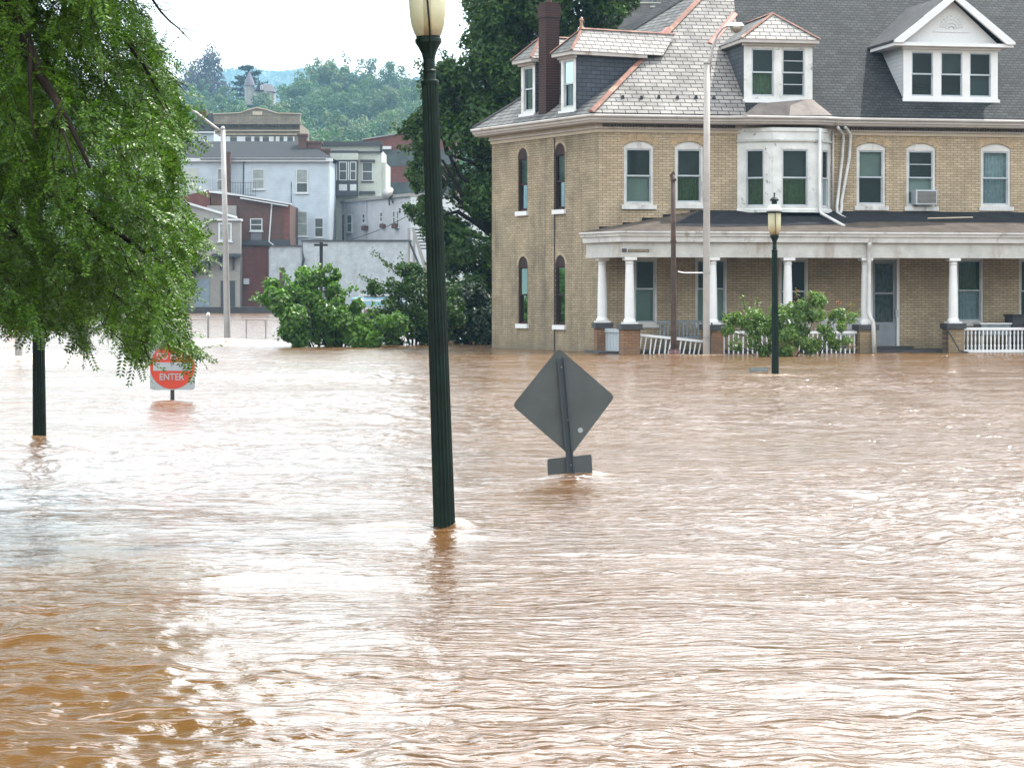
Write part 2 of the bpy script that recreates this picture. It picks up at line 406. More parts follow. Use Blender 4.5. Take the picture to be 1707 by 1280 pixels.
mound(DNE_X, DNE_Y - .9, .07, .5, ax=.8)
for (px, py, f) in [(28, 600, 1.0), (380, 568, .9), (66, 727, .1), (1293, 626, .3), (1178, 593, .35), (1124, 592, .3)]:
    y = WY(py); mound(PX(px, y), y, .10 * f, .4 + .3 * f, f, .35 + .55 * f, 1.3)
for (px, py) in [(115, 596), (95, 606), (60, 592), (420, 572), (440, 576), (350, 573)]:
    y = WY(py); mound(PX(px, y), y, .06, .4, .5, .8, 2.5)
ed = np.clip((1 - np.abs(s)) / 0.03, 0, 1)[None, :] * np.clip((ys - YN) / 0.3, 0, 1)[:, None] * np.clip((YF - ys) / 6, 0, 1)[:, None]
Hh *= ed
Vw = np.stack([X, Y, Hh], -1).reshape(-1, 3)
ii, jj = np.meshgrid(np.arange(nr - 1), np.arange(nc - 1), indexing='ij')
base = (ii * nc + jj).ravel()
Q = np.stack([base, base + 1, base + nc + 1, base + nc], 1)
n0 = len(Vw)
hn, hf = HALF(YN), HALF(YF)
ext = np.array([(-900, YN, 0), (-hn, YN, 0), (hn, YN, 0), (900, YN, 0), (-900, YF, 0), (-hf, YF, 0), (hf, YF, 0), (900, YF, 0), (-900, -60, 0), (-hn, -60, 0), (hn, -60, 0), (900, -60, 0), (-900, 420, 0), (-hf, 420, 0), (hf, 420, 0), (900, 420, 0)])
Vw = np.concatenate([Vw, ext])
Q = np.concatenate([Q, n0 + np.array([(0, 1, 5, 4), (2, 3, 7, 6), (8, 9, 1, 0), (9, 10, 2, 1), (10, 11, 3, 2), (4, 5, 13, 12), (5, 6, 14, 13), (6, 7, 15, 14)])])
wm, n, l, b = newmat('muddy_flood_water')
f1 = noise(n, l, 0.35, 5, sc3=(0.5, 1, 1))
f2 = noise(n, l, 2.2, 6, sc3=(0.35, 1, 1), rough=0.65)
c1 = ramp(n, l, f1, [(0.3, (0.078, 0.0375, 0.0115)), (0.7, (0.100, 0.050, 0.0165))])
c2 = mix(n, l, f2, (0.80, 0.78, 0.75), (1.15, 1.15, 1.15)); col = mix(n, l, 1.0, c1, c2, 'MULTIPLY')
at = n.new('ShaderNodeAttribute'); at.attribute_name = 'foam'
fn = noise(n, l, 14.0, 4); fm = n.new('ShaderNodeMath'); fm.operation = 'MULTIPLY'; l.new(at.outputs['Fac'], fm.inputs[0])
fr = ramp(n, l, fn, [(0.4, (0.25,) * 3), (0.6, (1, 1, 1))]); l.new(fr, fm.inputs[1])
col = mix(n, l, fm.outputs[0], col, (0.62, 0.50, 0.36))
l.new(col, b.inputs['Base Color'])
ra = n.new('ShaderNodeMath'); ra.operation = 'MULTIPLY_ADD'; ra.inputs[1].default_value = 0.6; ra.inputs[2].default_value = 0.14; l.new(fm.outputs[0], ra.inputs[0]); l.new(ra.outputs[0], b.inputs['Roughness'])
b.inputs['IOR'].default_value = 1.62
b.inputs['Specular IOR Level'].default_value = 0.75
bn1 = noise(n, l, 5.5, 5, sc3=(0.55, 1.0, 1.0), rough=0.6); bn2 = noise(n, l, 18.0, 3, sc3=(0.6, 1.0, 1.0))
bs = n.new('ShaderNodeMath'); bs.operation = 'MULTIPLY_ADD'; bs.inputs[1].default_value = 0.30; l.new(bn2, bs.inputs[0]); l.new(bn1, bs.inputs[2])
# thin steep crests in long broken lines: ridged noise, in patches
def ridged(scale, sc3, wd, amp, prev):
    f = noise(n, l, scale, 3, sc3=sc3, rough=0.55)
    a1 = n.new('ShaderNodeMath'); a1.operation = 'SUBTRACT'; a1.inputs[1].default_value = 0.5; l.new(f, a1.inputs[0])
    a2 = n.new('ShaderNodeMath'); a2.operation = 'ABSOLUTE'; l.new(a1.outputs[0], a2.inputs[0])
    mr = n.new('ShaderNodeMapRange'); mr.interpolation_type = 'SMOOTHSTEP'; mr.inputs['From Min'].default_value = 0; mr.inputs['From Max'].default_value = wd
    mr.inputs['To Min'].default_value = amp; mr.inputs['To Max'].default_value = 0; l.new(a2.outputs[0], mr.inputs['Value'])
    pf = noise(n, l, scale * .23, 2, sc3=(sc3[0] * 1.2, 1, 1)); pr = ramp(n, l, pf, [(.42, (0, 0, 0)), (.58, (1, 1, 1))])
    m1 = n.new('ShaderNodeMath'); m1.operation = 'MULTIPLY_ADD'; l.new(mr.outputs[0], m1.inputs[0]); l.new(pr, m1.inputs[1]); l.new(prev, m1.inputs[2])
    return m1.outputs[0]
hgt = ridged(1.6, (0.28, 1, 1), 0.035, 1.2, bs.outputs[0])
hgt = ridged(4.6, (0.36, 1, 1), 0.055, 0.65, hgt)
WB = bump(n, l, hgt, b, 0.5, 0.04)
water = np_obj('flood_water', Vw, Q, wm, None, True); tag(water, kind='structure')
fa = water.data.attributes.new('foam', 'FLOAT', 'POINT'); fa.data.foreach_set('value', np.concatenate([foam.ravel(), np.zeros(16)]).astype(np.float32))

# ---------------------------------------------------------------- ground: river bed, the town's slope and the hills
def hill(x, y):
    y = np.asarray(y, float); x = np.asarray(x, float)
    g = np.where(y < 198, -1.6, 0)
    sm = lambda a, b, v: np.clip((v - a) / (b - a), 0, 1) ** 2 * (3 - 2 * np.clip((v - a) / (b - a), 0, 1))
    z = -1.7 + 2.2 * sm(196, 206, y) + 4.0 * sm(206, 300, y)
    z = z + 50 * sm(420, 760, y) * (1 + 0.12 * np.sin(x / 60.0)) - 46 * sm(820, 1300, y)
    z = z + (258 + 16 * np.sin(x / 190.0 + 1.0) + 9 * np.sin(x / 67.0)) * sm(1900, 3000, y)
    return z
gy = np.concatenate([np.linspace(-150, 190, 12), np.linspace(195, 210, 10), np.linspace(220, 3400, 90), [4500, 9000]])
gx = np.concatenate([[-6000, -2500], np.linspace(-1200, 1200, 81), [2500, 6000]])
GX, GY = np.meshgrid(gx, gy); GZ = hill(GX, GY)
GZ += np.where(GY > 320, rng.normal(size=GZ.shape) * np.where(GY > 1800, 3.5, 0.5), 0)
gv = np.stack([GX, GY, GZ], -1).reshape(-1, 3); nx = len(gx)
i2, j2 = np.meshgrid(np.arange(len(gy) - 1), np.arange(nx - 1), indexing='ij'); b0 = (i2 * nx + j2).ravel()
M['ground'] = plain('wooded_ground', (0.035, 0.055, 0.02), 0.95, var=0.4, scale=0.06)
tag(np_obj('ground', gv, np.stack([b0, b0 + 1, b0 + nx + 1, b0 + nx], 1), M['ground'], None, True), kind='structure')

# ---------------------------------------------------------------- ornamental lamp posts
M['globe'] = newmat('dirty_frosted_globe')[0]
def _globe():
    m = M['globe']; n = m.node_tree.nodes; l = m.node_tree.links; b = n['Principled BSDF']
    tc = n.new('ShaderNodeTexCoord'); s_ = n.new('ShaderNodeSeparateXYZ'); l.new(tc.outputs['Object'], s_.inputs[0])
    f = noise(n, l, 7, 5); a = n.new('ShaderNodeMath'); a.operation = 'MULTIPLY_ADD'; a.inputs[1].default_value = 0.10; l.new(f, a.inputs[0]); l.new(s_.outputs[2], a.inputs[2])
    c = ramp(n, l, a.outputs[0], [(0.36, (0.16, 0.08, 0.03)), (0.44, (0.40, 0.32, 0.18)), (0.62, (0.62, 0.60, 0.44))])
    l.new(c, b.inputs['Base Color']); b.inputs['Roughness'].default_value = 0.3
    tl = n.new('ShaderNodeBsdfTranslucent'); l.new(c, tl.inputs[0]); tr = n.new('ShaderNodeBsdfTransparent'); tr.inputs[0].default_value = (0.85, 0.86, 0.75, 1)
    m1 = n.new('ShaderNodeMixShader'); m1.inputs[0].default_value = 0.45; l.new(b.outputs[0], m1.inputs[1]); l.new(tl.outputs[0], m1.inputs[2])
    m2 = n.new('ShaderNodeMixShader'); m2.inputs[0].default_value = 0.28; l.new(m1.outputs[0], m2.inputs[1]); l.new(tr.outputs[0], m2.inputs[2])
    l.new(m2.outputs[0], n['Material Output'].inputs[0])
_globe()
def lamp_post(label, loc, lean):
    """origin at the shaft's foot; the ring at the top of the shaft is 4.0 m up"""
    t = thing('ornamental_lamp_post', (0, 0, 0), label, 'lamp post', 'ornamental lamp posts standing in the flood')
    ZT = 4.0
    MB().lathe([(.079, 0), (.0775, .9), (.0565, ZT)], n=112, flute=16, depth=.13).build('fluted_shaft', M['lampgreen'], t)
    MB().lathe([(.058, ZT - .02), (.064, ZT), (.064, ZT + .012), (.045, ZT + .02), (.044, ZT + .065), (.049, ZT + .07), (.049, ZT + .082), (.042, ZT + .09), (.041, ZT + .16), (.05, ZT + .2),
                (.072, ZT + .245), (.088, ZT + .27), (.092, ZT + .275), (.092, ZT + .30), (.084, ZT + .305), (.084, ZT + .32), (.05, ZT + .32)], n=32).build('lamp_neck', M['lampgreen'], t, smooth=False)
    g = MB(); prof = [(.080, .31), (.098, .345), (.115, .40), (.124, .47), (.128, .56), (.129, .70), (.129, .76)]
    g.lathe([(r, z) for r, z in prof], n=40, cap=False)
    go = g.build('lamp_globe', M['globe'], t, smooth=True); go.location = (0, 0, ZT)
    MB().lathe([(.028, ZT + .32), (.028, ZT + .58), (.055, ZT + .585), (.055, ZT + .7), (.03, ZT + .72)], n=16).build('lamp_holder', M['galv'], t, smooth=False)
    st = MB()
    s2 = MB()
    st.tube([(.012, -.066, ZT + .17), (.016, -.098, ZT + .30), (.014, -.128, ZT + .42), (.006, -.137, ZT + .56), (0, -.137, ZT + .76)], .0065, 8)
    s2.tube([(-.012, .066, ZT + .17), (-.016, .098, ZT + .30), (-.014, .128, ZT + .42), (-.006, .137, ZT + .56), (0, .137, ZT + .76)], .0065, 8)
    st.build('strap', M['lampgreen'], t); s2.build('strap', M['lampgreen'], t)
    MB().lathe([(.137, ZT + .745), (.160, ZT + .755), (.163, ZT + .775), (.150, ZT + .785)], n=48, flute=24, depth=.05).build('canopy_rim', M['lampgreen'], t)
    MB().lathe([(.150, ZT + .785), (.140, ZT + .84), (.115, ZT + .885), (.075, ZT + .92), (.06, ZT + .925)], n=32).build('canopy', M['clean_white'], t, smooth=True)
    MB().lathe([(.058, ZT + .92), (.055, ZT + .99), (.088, ZT + .995), (.09, ZT + 1.02), (.06, ZT + 1.055), (.015, ZT + 1.075), (.012, ZT + 1.12), (.02, ZT + 1.135), (.004, ZT + 1.17)], n=24).build('finial', M['lampgreen'], t)
    t.location = loc; t.rotation_euler = (0, lean, 0)
    return t
r0 = -R(1.9)
lamp_post('tall dark green fluted lamp post nearest the camera, leaning left, with a dirty frosted globe', (LAMP_X + .915 * math.tan(R(1.9)), LAMP_Y, -.915), r0)
y = WY(625); lamp_post('distant dark green lamp post with a white domed cap, before the house porch', (PX(1293, y), y, PZ(418, y) - 4.0), -R(.3))
y = WY(726); lamp_post('dark green lamp post whose top is hidden in the drooping tree', (PX(67, y), y, -.9), -R(.5))

# ---------------------------------------------------------------- tilted diamond sign seen from behind
def rounded(pts, r, k=5):
    out = []; n_ = len(pts)
    for i in range(n_):
        p = Vector(pts[i]); a = (Vector(pts[i - 1]) - p).normalized(); c = (Vector(pts[(i + 1) % n_]) - p).normalized()
        p0 = p + a * r; p1 = p + c * r
        for j in range(k + 1):
            t_ = j / k; out.append(tuple(p0 * (1 - t_) ** 2 + p * 2 * t_ * (1 - t_) + p1 * t_ ** 2))
    return out
t = thing('diamond_warning_sign', (DIA_X, DIA_Y, 0), 'tilted grey diamond road sign seen from behind, small plate below it in the water', 'road sign')
def plate(name, corners, Yp, r, mat, back):
    pts = [W(px, py, Yp) for px, py in corners]
    m = MB().prism([(p[0], p[1], p[2]) for p in rounded(pts, r)], (0, .003, 0)); o = m.build(name, [mat, back], t)
    for p in o.data.polygons:
        if p.normal.y > .9: p.material_index = 1
    return o
plate('sign_panel', [(931, 580), (1025, 661), (951, 760), (854, 676)], DIA_Y, .045, M['signback'], M['yellow'])
p0, p1 = W(911, 762, DIA_Y), W(914, 806, DIA_Y)
plate('lower_plate', [(912, 765), (986, 757), (989, 806), (914, 808)], DIA_Y, .022, M['signback'], M['yellow'])
a = W(935, 597, DIA_Y - .02); bb = W(953, 800, DIA_Y - .02); d_ = (a - bb).normalized(); bb = bb - d_ * .8
q = Vector((d_.z, 0, -d_.x))
def chan(mb, a, b, w, d):
    # U channel: web against the sign, two flanges towards us
    for (x0, x1, y0, y1) in ((-w, w, .012, .016), (-w, -w + .004, -d, .012), (w - .004, w, -d, .012), (-w - .008, -w + .004, -d - .004, -d), (w - .004, w + .008, -d - .004, -d)):
        pts = [b + q * x0 + Vector((0, y0, 0)), b + q * x1 + Vector((0, y0, 0)), b + q * x1 + Vector((0, y1, 0)), b + q * x0 + Vector((0, y1, 0))]
        mb.prism(pts, a - b)
m = MB(); chan(m, a, bb, .026, .022); m.build('post', M['signpost'], t)
c = W(967.5, 717, DIA_Y - .003)
m = MB(); m.prism([(c.x + .023 * math.cos(i * .3927), c.y, c.z + .023 * math.sin(i * .3927)) for i in range(16)], (0, .002, 0)); m.build('round_sticker', M['signwhite'], t)
for (px, py) in ((936, 612), (947, 700), (952, 775)):
    c = W(px, py, DIA_Y - .012); MB().tube([c, c + Vector((0, .01, 0))], .008, 8).build('bolt', M['galv'], t)

# ---------------------------------------------------------------- DO NOT ENTER sign
def text_mesh(name, body, loc, height, width, mat, parent, rotz=0.0, ext=.001, bold=0.0):
    cu = bpy.data.curves.new(name, 'FONT'); cu.body = body; cu.align_x = 'CENTER'; cu.align_y = 'CENTER'; cu.size = 1.0; cu.extrude = 0.0; cu.offset = bold
    o = bpy.data.objects.new(name, cu); COL.objects.link(o)
    dg = bpy.context.evaluated_depsgraph_get(); me = bpy.data.meshes.new_from_object(o.evaluated_get(dg))
    bpy.data.objects.remove(o); co = np.array([v.co[:] for v in me.vertices]); mn, mx_ = co.min(0), co.max(0)
    sx = width / (mx_[0] - mn[0]); sz = height / (mx_[1] - mn[1]); cxm = (mx_[0] + mn[0]) / 2; cym = (mx_[1] + mn[1]) / 2
    org = ORG.get(parent.name, Vector((0, 0, 0)))
    for v in me.vertices:
        x, y_ = (v.co.x - cxm) * sx, (v.co.y - cym) * sz
        v.co = Vector((x * math.cos(rotz), x * math.sin(rotz), y_)) + Vector(loc) - org
    return obj_from(name, me, mat, parent)
t = thing('do_not_enter_sign', (DNE_X, DNE_Y, 0), 'white square sign with red disc reading DO NOT ENTER, behind hanging leaves', 'road sign')
pts = [W(px, py, DNE_Y) for px, py in ((250, 572), (325, 572), (325, 650), (250, 650))]
MB().prism(rounded(pts, .05), (0, .003, 0)).build('sign_panel', M['signwhite'], t)
c = W(287.3, 611, DNE_Y - .003); rr = 37.2 / FPX * DNE_Y
MB().prism([(c.x + rr * math.cos(i * math.pi / 32), c.y, c.z + rr * math.sin(i * math.pi / 32)) for i in range(64)], (0, .002, 0)).build('red_disc', M['red'], t)
x0, x1 = PX(255.5, DNE_Y), PX(319, DNE_Y)
MB().box(x0, x1, DNE_Y - .006, DNE_Y - .0035, PZ(618, DNE_Y), PZ(604, DNE_Y)).build('white_bar', M['signwhite'], t)
text_mesh('lettering', 'DO NOT', W(286, 594, DNE_Y - .006), 11 / FPX * DNE_Y, 50 / FPX * DNE_Y, M['signwhite'], t, bold=.015)
text_mesh('lettering', 'ENTER', W(286.5, 628, DNE_Y - .006), 11 / FPX * DNE_Y, 41 / FPX * DNE_Y, M['signwhite'], t, bold=.015)
m = MB(); m.box(DNE_X - .028, DNE_X + .028, DNE_Y + .006, DNE_Y + .05, -1, PZ(578, DNE_Y)); po = m.build('post', M['black'], t)
for i in range(3): MB().box(DNE_X - .008, DNE_X - .001, DNE_Y + .0045, DNE_Y + .0058, .03 + i * .045, .042 + i * .045).build('post_hole', M['galv'], t)

# ---------------------------------------------------------------- tall street lights and posts
# right-hand grey street light in front of the house
y = WY(592.5); bx = PX(1177.5, y); t = thing('street_light', (bx, y, 0), 'tall pale grey street light with a cobra head, before the house porch', 'street light')
P = lambda px, py: (PX(px, y), y, PZ(py, y))
MB().tube([(bx, y, -1), (bx, y, PZ(560, y)), P(1178, 330), P(1178.5, 105)], [.098, .092, .088, .082], 20).build('pole', plain('weathered_pole_paint', (0.36, 0.33, 0.30), .6, var=.12), t, smooth=True)
m = MB(); m.lathe([(.088, -.04), (.09, 0), (.06, .05), (.01, .07)], P(1178.5, 105), 20); m.build('pole_cap', M['galv'], t, smooth=True)
for py in (562, 455, 333): MB().lathe([(.098, -.02), (.098, .02)], P(1177.8, py), 20).build('band', M['galv'], t)
yy = y
m = MB(); m.tube([P(1181, 128), P(1184, 100), P(1188, 80), P(1195, 60), P(1204, 48), P(1214, 43)], [.05, .042, .036, .033, .03, .03], 10); m.build('arm', M['galv'], t, smooth=True)
hx, hz = PX(1225, y), PZ(42, y)
m = MB(); m.add(*(lambda n_: ([(hx + a_ * .23 + .01, y + b_ * .16, hz + c_) for (a_, b_, c_) in n_], [(0, 1, 2, 3), (4, 5, 6, 7)] + [(i, (i + 1) % 4, (i + 1) % 4 + 4, i + 4) for i in range(4)]))([(-1.0, -.8, -.04), (1, -1, -.05), (1, 1, -.05), (-1.0, .8, -.04), (-.75, -.5, .055), (.7, -.6, .06), (.7, .6, .06), (-.75, .5, .055)]))
m.build('lamp_housing', M['clean_white'], t)
MB().lathe([(.17, 0), (.155, -.06), (.10, -.13), (.03, -.16)], (hx + .04, y, hz - .05), 20).build('lens', plain('grey_lamp_lens', (.30, .27, .22), .3), t, smooth=True)
m = MB(); m.tube([P(1184, 592), P(1184, 560), P(1189, 548), P(1186, 538)], .02, 8); m.build('conduit', M['black'], t)

# left street light with a long curved arm
y = WY(566); P = lambda px, py: (PX(px, y), y, PZ(py, y))
t = thing('street_light', P(379, 566), 'grey street light with a long curved arm, beside the chain link fence', 'street light')
MB().tube([P(379.5, 595), P(379, 566), P(376, 400), P(371.5, 216)], [.125, .12, .10, .085], 20).build('pole', M['galv'], t, smooth=True)
MB().lathe([(.088, 0), (.09, .06), (.05, .12), (.01, .14)], P(371.5, 217), 16).build('pole_cap', M['galv'], t, smooth=True)
MB().tube([P(370, 221), P(358, 212), P(345, 202), P(330, 190), P(315, 181), P(300, 177), P(288, 176)], [.055, .05, .045, .042, .04, .038, .036], 10).build('arm', M['galv'], t, smooth=True)
c = P(276, 176); m = MB()
m.hexa([(c[0] - .35, y - .12, c[2] - .07), (c[0] + .32, y - .09, c[2] - .05), (c[0] + .32, y + .09, c[2] - .05), (c[0] - .35, y + .12, c[2] - .07), (c[0] - .28, y - .08, c[2] + .06), (c[0] + .3, y - .05, c[2] + .05), (c[0] + .3, y + .05, c[2] + .05), (c[0] - .28, y + .08, c[2] + .06)])
m.build('lamp_housing', M['galv'], t)

# rusty iron post with a paint-can foot, and the bent wire on it
y = WY(592); P = lambda px, py: (PX(px, y), y, PZ(py, y))
t = thing('rusty_post', P(1123, 592), 'rusty iron pipe post with a dented red can round its foot', 'post')
MB().tube([P(1123, 610), P(1123, 555), P(1122.5, 400), P(1122, 296)], [.085, .08, .066, .06], 14).build('pipe', M['rust'], t, smooth=True)
for py, r_ in ((553, .095), (402, .082), (300, .08)): MB().lathe([(r_, -.025), (r_, .025)], P(1122.6, py), 14).build('coupling', M['rust'], t)
MB().tube([P(1121, 298), P(1119, 292), P(1123, 287), P(1125, 292)], [.05, .045, .04, .02], 8).build('bent_top', M['rust'], t)
MB().lathe([(.145, -.12), (.14, .03), (.15, .05), (.142, .14), (.15, .16), (.13, .16)], P(1124, 592), 20).build('foot_can', plain('dented_red_can', (0.13, 0.045, 0.05), .5, var=.5, scale=9, dirt=(.25, .24, .24), dirt_amt=.3, dscale=9), t)
MB().tube([P(1130, 453), P(1140, 455), P(1172, 455)], .018, 6).build('bracket_rod', M['clean_white'], t)

# grey pole and small posts under the drooping tree
y = WY(597); P = lambda px, py: (PX(px, y), y, PZ(py, y))
t = thing('utility_pole', P(31, 597), 'smooth light grey pole with foam round its foot, under the drooping tree', 'pole')
MB().tube([P(31, 620), P(31, 597), P(34, 330), P(36, 120)], [.10, .098, .085, .075], 16).build('shaft', M['galv'], t, smooth=True)
for py in (545, 480): MB().lathe([(.108, -.03), (.108, .03)], P(32, py), 16).build('band', M['galv'], t)
y = WY(556); P = lambda px, py: (PX(px, y), y, PZ(py, y))
t = thing('orange_marker', P(13, 556), 'orange marker on a short grey post, half hidden by leaves at the left', 'marker post')
MB().box(PX(8.5, y), PX(15, y), y - .05, y + .05, -.3, PZ(541, y)).build('post', M['galv'], t)
MB().box(PX(7.5, y), PX(16, y), y - .06, y + .06, PZ(541, y), PZ(531, y)).build('red_band', M['red'], t)
m = MB(); m.prism([P(15, 531), P(23, 529), P(24, 508), P(27, 478), P(19, 472), P(15, 500)], (0, .06, 0)); m.build('orange_panel', plain('orange_plastic', (.75, .26, .02), .5), t)

# small sign plate on the water beside the far lamp
y = WY(621.5); P = lambda px, py: (PX(px, y), y, PZ(py, y))
t = thing('city_name_sign', P(1265, 621), 'small grey lettered name plate just above the water, left of the distant lamp post', 'sign')
m = MB(); m.prism([P(1249, 613), P(1280.5, 612), P(1281, 619), P(1249.5, 620)], (0, .02, 0)); m.build('name_plate', plain('grey_green_plate', (.14, .16, .16), .5, var=.2), t)
text_mesh('lettering', 'CITY OF EASTON', (PX(1265, y), y - .003, PZ(616, y)), 4.2 / FPX * y, 28 / FPX * y, M['signwhite'], t, bold=.01)
for px in (1253, 1278): MB().box(PX(px - 1, y), PX(px + 1, y), y + .025, y + .05, -.8, PZ(613.5, y)).build('post', M['galv'], t)

# ================================================================ the brick house
A2 = (PX(998, 66.7), 66.7)
th = R(11)
F = Fr(A2, (A2[0] + math.cos(th), A2[1] + math.sin(th)))
E2 = (PX(820, 72.3), 72.3)
S = Fr(E2, A2)
house = thing('brick_house', (A2[0], A2[1], 0), 'pale yellow brick house with slate roof, dormers and a flooded front porch', 'house')
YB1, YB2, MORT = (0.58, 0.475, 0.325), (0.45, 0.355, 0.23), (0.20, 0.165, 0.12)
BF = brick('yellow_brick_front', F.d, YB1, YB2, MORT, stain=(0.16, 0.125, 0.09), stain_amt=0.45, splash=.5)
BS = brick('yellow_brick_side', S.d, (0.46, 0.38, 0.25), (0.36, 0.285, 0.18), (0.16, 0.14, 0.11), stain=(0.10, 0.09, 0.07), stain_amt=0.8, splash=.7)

def arch_pts(u0, u1, zs, rise, n=10):                    # points of a segmental (or round) head from left to right, springing at zs
    hw = (u1 - u0) / 2; r = (hw * hw + rise * rise) / (2 * rise); cz = zs + rise - r; a0 = math.asin(min(1, hw / r))
    if rise >= hw: cz = zs; r = hw; a0 = math.pi / 2
    return [((u0 + u1) / 2 + r * math.sin(-a0 + 2 * a0 * i / n), cz + r * math.cos(-a0 + 2 * a0 * i / n)) for i in range(n + 1)]

def wall_holes(mb, fr, u0, u1, z0, z1, holes, th_=.22, w=0.0):
    """holes: (u0,u1,z0,z1,rise); rise = height of the arched head inside the rectangle"""
    us = sorted({u0, u1, *[min(max(h[i], u0), u1) for h in holes for i in (0, 1)]}); zs = sorted({z0, z1, *[min(max(h[i], z0), z1) for h in holes for i in (2, 3)]})
    P = lambda u, z, ww=w: fr.pt(u, ww, z)
    for i in range(len(us) - 1):
        for j in range(len(zs) - 1):
            cu, cz = (us[i] + us[i + 1]) / 2, (zs[j] + zs[j + 1]) / 2
            if any(h[0] < cu < h[1] and h[2] < cz < h[3] for h in holes): continue
            mb.quad(P(us[i], zs[j]), P(us[i + 1], zs[j]), P(us[i + 1], zs[j + 1]), P(us[i], zs[j + 1]))
    for h in holes:
        a, b_, c, d, rise = h; k = w - th_
        mb.quad(P(a, c), P(a, d), P(a, d, k), P(a, c, k)); mb.quad(P(b_, c), P(b_, c, k), P(b_, d, k), P(b_, d))
        mb.quad(P(a, c), P(a, c, k), P(b_, c, k), P(b_, c))
        if rise > 0:
            ap = arch_pts(a, b_, d - rise, rise)
            for q in range(len(ap) - 1):
                (ua, za), (ub, zb) = ap[q], ap[q + 1]
                mb.quad(P(ua, za), P(ub, zb), P(ub, d), P(ua, d)); mb.quad(P(ua, za), P(ua, za, k), P(ub, zb, k), P(ub, zb))
        else: mb.quad(P(a, d), P(b_, d), P(b_, d, k), P(a, d, k))

def win(fr, u0, u1, z0, z1, parent, name='window', rise=0.0, w=-.09, fw=.06, frame='white', sash='sash', split=.5, upper=None, lower=None, sill=True, sillw=.10, sillh=.09, both=None, extra=0, sillmat=None, label=None, depth=True):
    """a sash window in an opening; w = plane of the sashes"""
    fm_ = MB(); P = fr.pt
    fm_.fbox(fr, u0, u0 + fw, w - .04, w + .05, z0, z1 - rise); fm_.fbox(fr, u1 - fw, u1, w - .04, w + .05, z0, z1 - rise)
    fm_.fbox(fr, u0 + fw, u1 - fw, w - .04, w + .05, z0, z0 + fw * .8)
    top = z1 - rise
    if rise > 0:
        ap = arch_pts(u0, u1, z1 - rise, rise)
        pl = [P(u, w + .055, z) for u, z in ap] + [P(u1, w + .055, z1 - rise - fw), P(u0, w + .055, z1 - rise - fw)]
        fm_.prism(pl, (-fr.n.x * .1, -fr.n.y * .1, 0)); top = z1 - rise - fw
    else: fm_.fbox(fr, u0 + fw, u1 - fw, w - .04, w + .05, z1 - fw, z1); top = z1 - fw
    wo = fm_.build(name, M[frame], parent)
    if label: wo['label'] = label
    a, b_, lo = u0 + fw, u1 - fw, z0 + fw * .8; mid = lo + (top - lo) * (1 - split); t_ = .035
    sm = MB()
    for (s0, s1, wd) in ((mid - .02, top, w), (lo, mid + .02, w - .035)):
        sm.fbox(fr, a, a + t_, wd, wd + .03, s0, s1); sm.fbox(fr, b_ - t_, b_, wd, wd + .03, s0, s1)
        sm.fbox(fr, a + t_, b_ - t_, wd, wd + .03, s0, s0 + .045); sm.fbox(fr, a + t_, b_ - t_, wd, wd + .03, s1 - .04, s1)
    for k in range(extra):
        zz = lo + (top - lo) * (k + 1) / (extra + 1); sm.fbox(fr, a + t_, b_ - t_, w + .031, w + .045, zz - .012, zz + .012)
    sm.build('sash', M[sash], wo)
    gm = MB(); gm.quad(P(a, w + .012, mid), P(b_, w + .012, mid), P(b_, w + .012, top), P(a, w + .012, top)); gm.quad(P(a, w - .022, lo), P(b_, w - .022, lo), P(b_, w - .022, mid), P(a, w - .022, mid))
    gm.build('pane', M['pane'], wo)
    def cloth(z_a, z_b, m_, amp):
        c_ = MB(); n_ = 24
        for i in range(n_):
            ua = a + (b_ - a) * i / n_; ub = a + (b_ - a) * (i + 1) / n_
            wa = w - .10 + amp * math.sin(i * 1.9); wb = w - .10 + amp * math.sin((i + 1) * 1.9)
            c_.quad(P(ua, wa, z_a), P(ub, wb, z_a), P(ub, wb, z_b), P(ua, wa, z_b))
        c_.build('blind' if amp == 0 else 'curtain', M[m_], wo)
    for spec, zA, zB in ((upper, mid + .02, top), (lower, lo, mid - .02), (both, lo, top)):
        if spec: cloth(zA, zB, spec, .018 if 'curtain' in spec else 0)
    if depth:
        bk = MB(); bk.fbox(fr, u0 - .05, u1 + .05, w - .50, w - .48, z0 - .05, z1 + .05); bk.build('dark_interior', M['black'], wo)
    if sill:
        sl = MB(); sl.fbox(fr, u0 - .07, u1 + .07, w - .04, sillw, z0 - sillh, z0 - .002); sl.build('sill', M[sillmat or frame], wo)
    return wo

# ---- eaves
EPATH = [E2, A2, F.pt(18.5, 0, 0)[:2]]
ZE = F.hit(1100, 191.5, .5)[1]
H2 = []   # front upper windows: px box, blinds
front_up = [((1040, 1090, 235, 342), dict(upper='darkblind', lower='blind')), ((1125, 1173, 236, 341), dict(upper='darkblind', lower='greencurtain')),
            ((1428, 1476.5, 238, 344), dict(upper='blind', lower='darkblind')), ((1511, 1560, 239, 345), dict(upper='darkblind', lower='blind', extra=3)),
            ((1635, 1685, 240, 345), dict(both='curtain')), ((1765, 1815, 241, 345), dict(upper='blind', lower='darkblind'))]
holes = []; wspec = []
for bx_, sp in front_up:
    h = F.box_px(*bx_); rise = .14; holes.append((*h, rise)); wspec.append((h, rise, sp))
front_low = [((1056, 1096, 430, 541), dict(upper='darkblind', lower='blind', split=.46)), ((1159, 1213, 430, 541), dict(upper='darkblind', lower='blind', split=.46)),
             ((1299, 1348, 430, 541), dict(lower='darkblind')), ((1594, 1640, 430, 538), dict(lower='curtain', upper='greencurtain')), ((1699, 1750, 430, 540), dict(both='darkblind'))]
lspec = []
for bx_, sp in front_low:
    h = F.box_px(*bx_); holes.append((*h, 0)); lspec.append((h, sp))
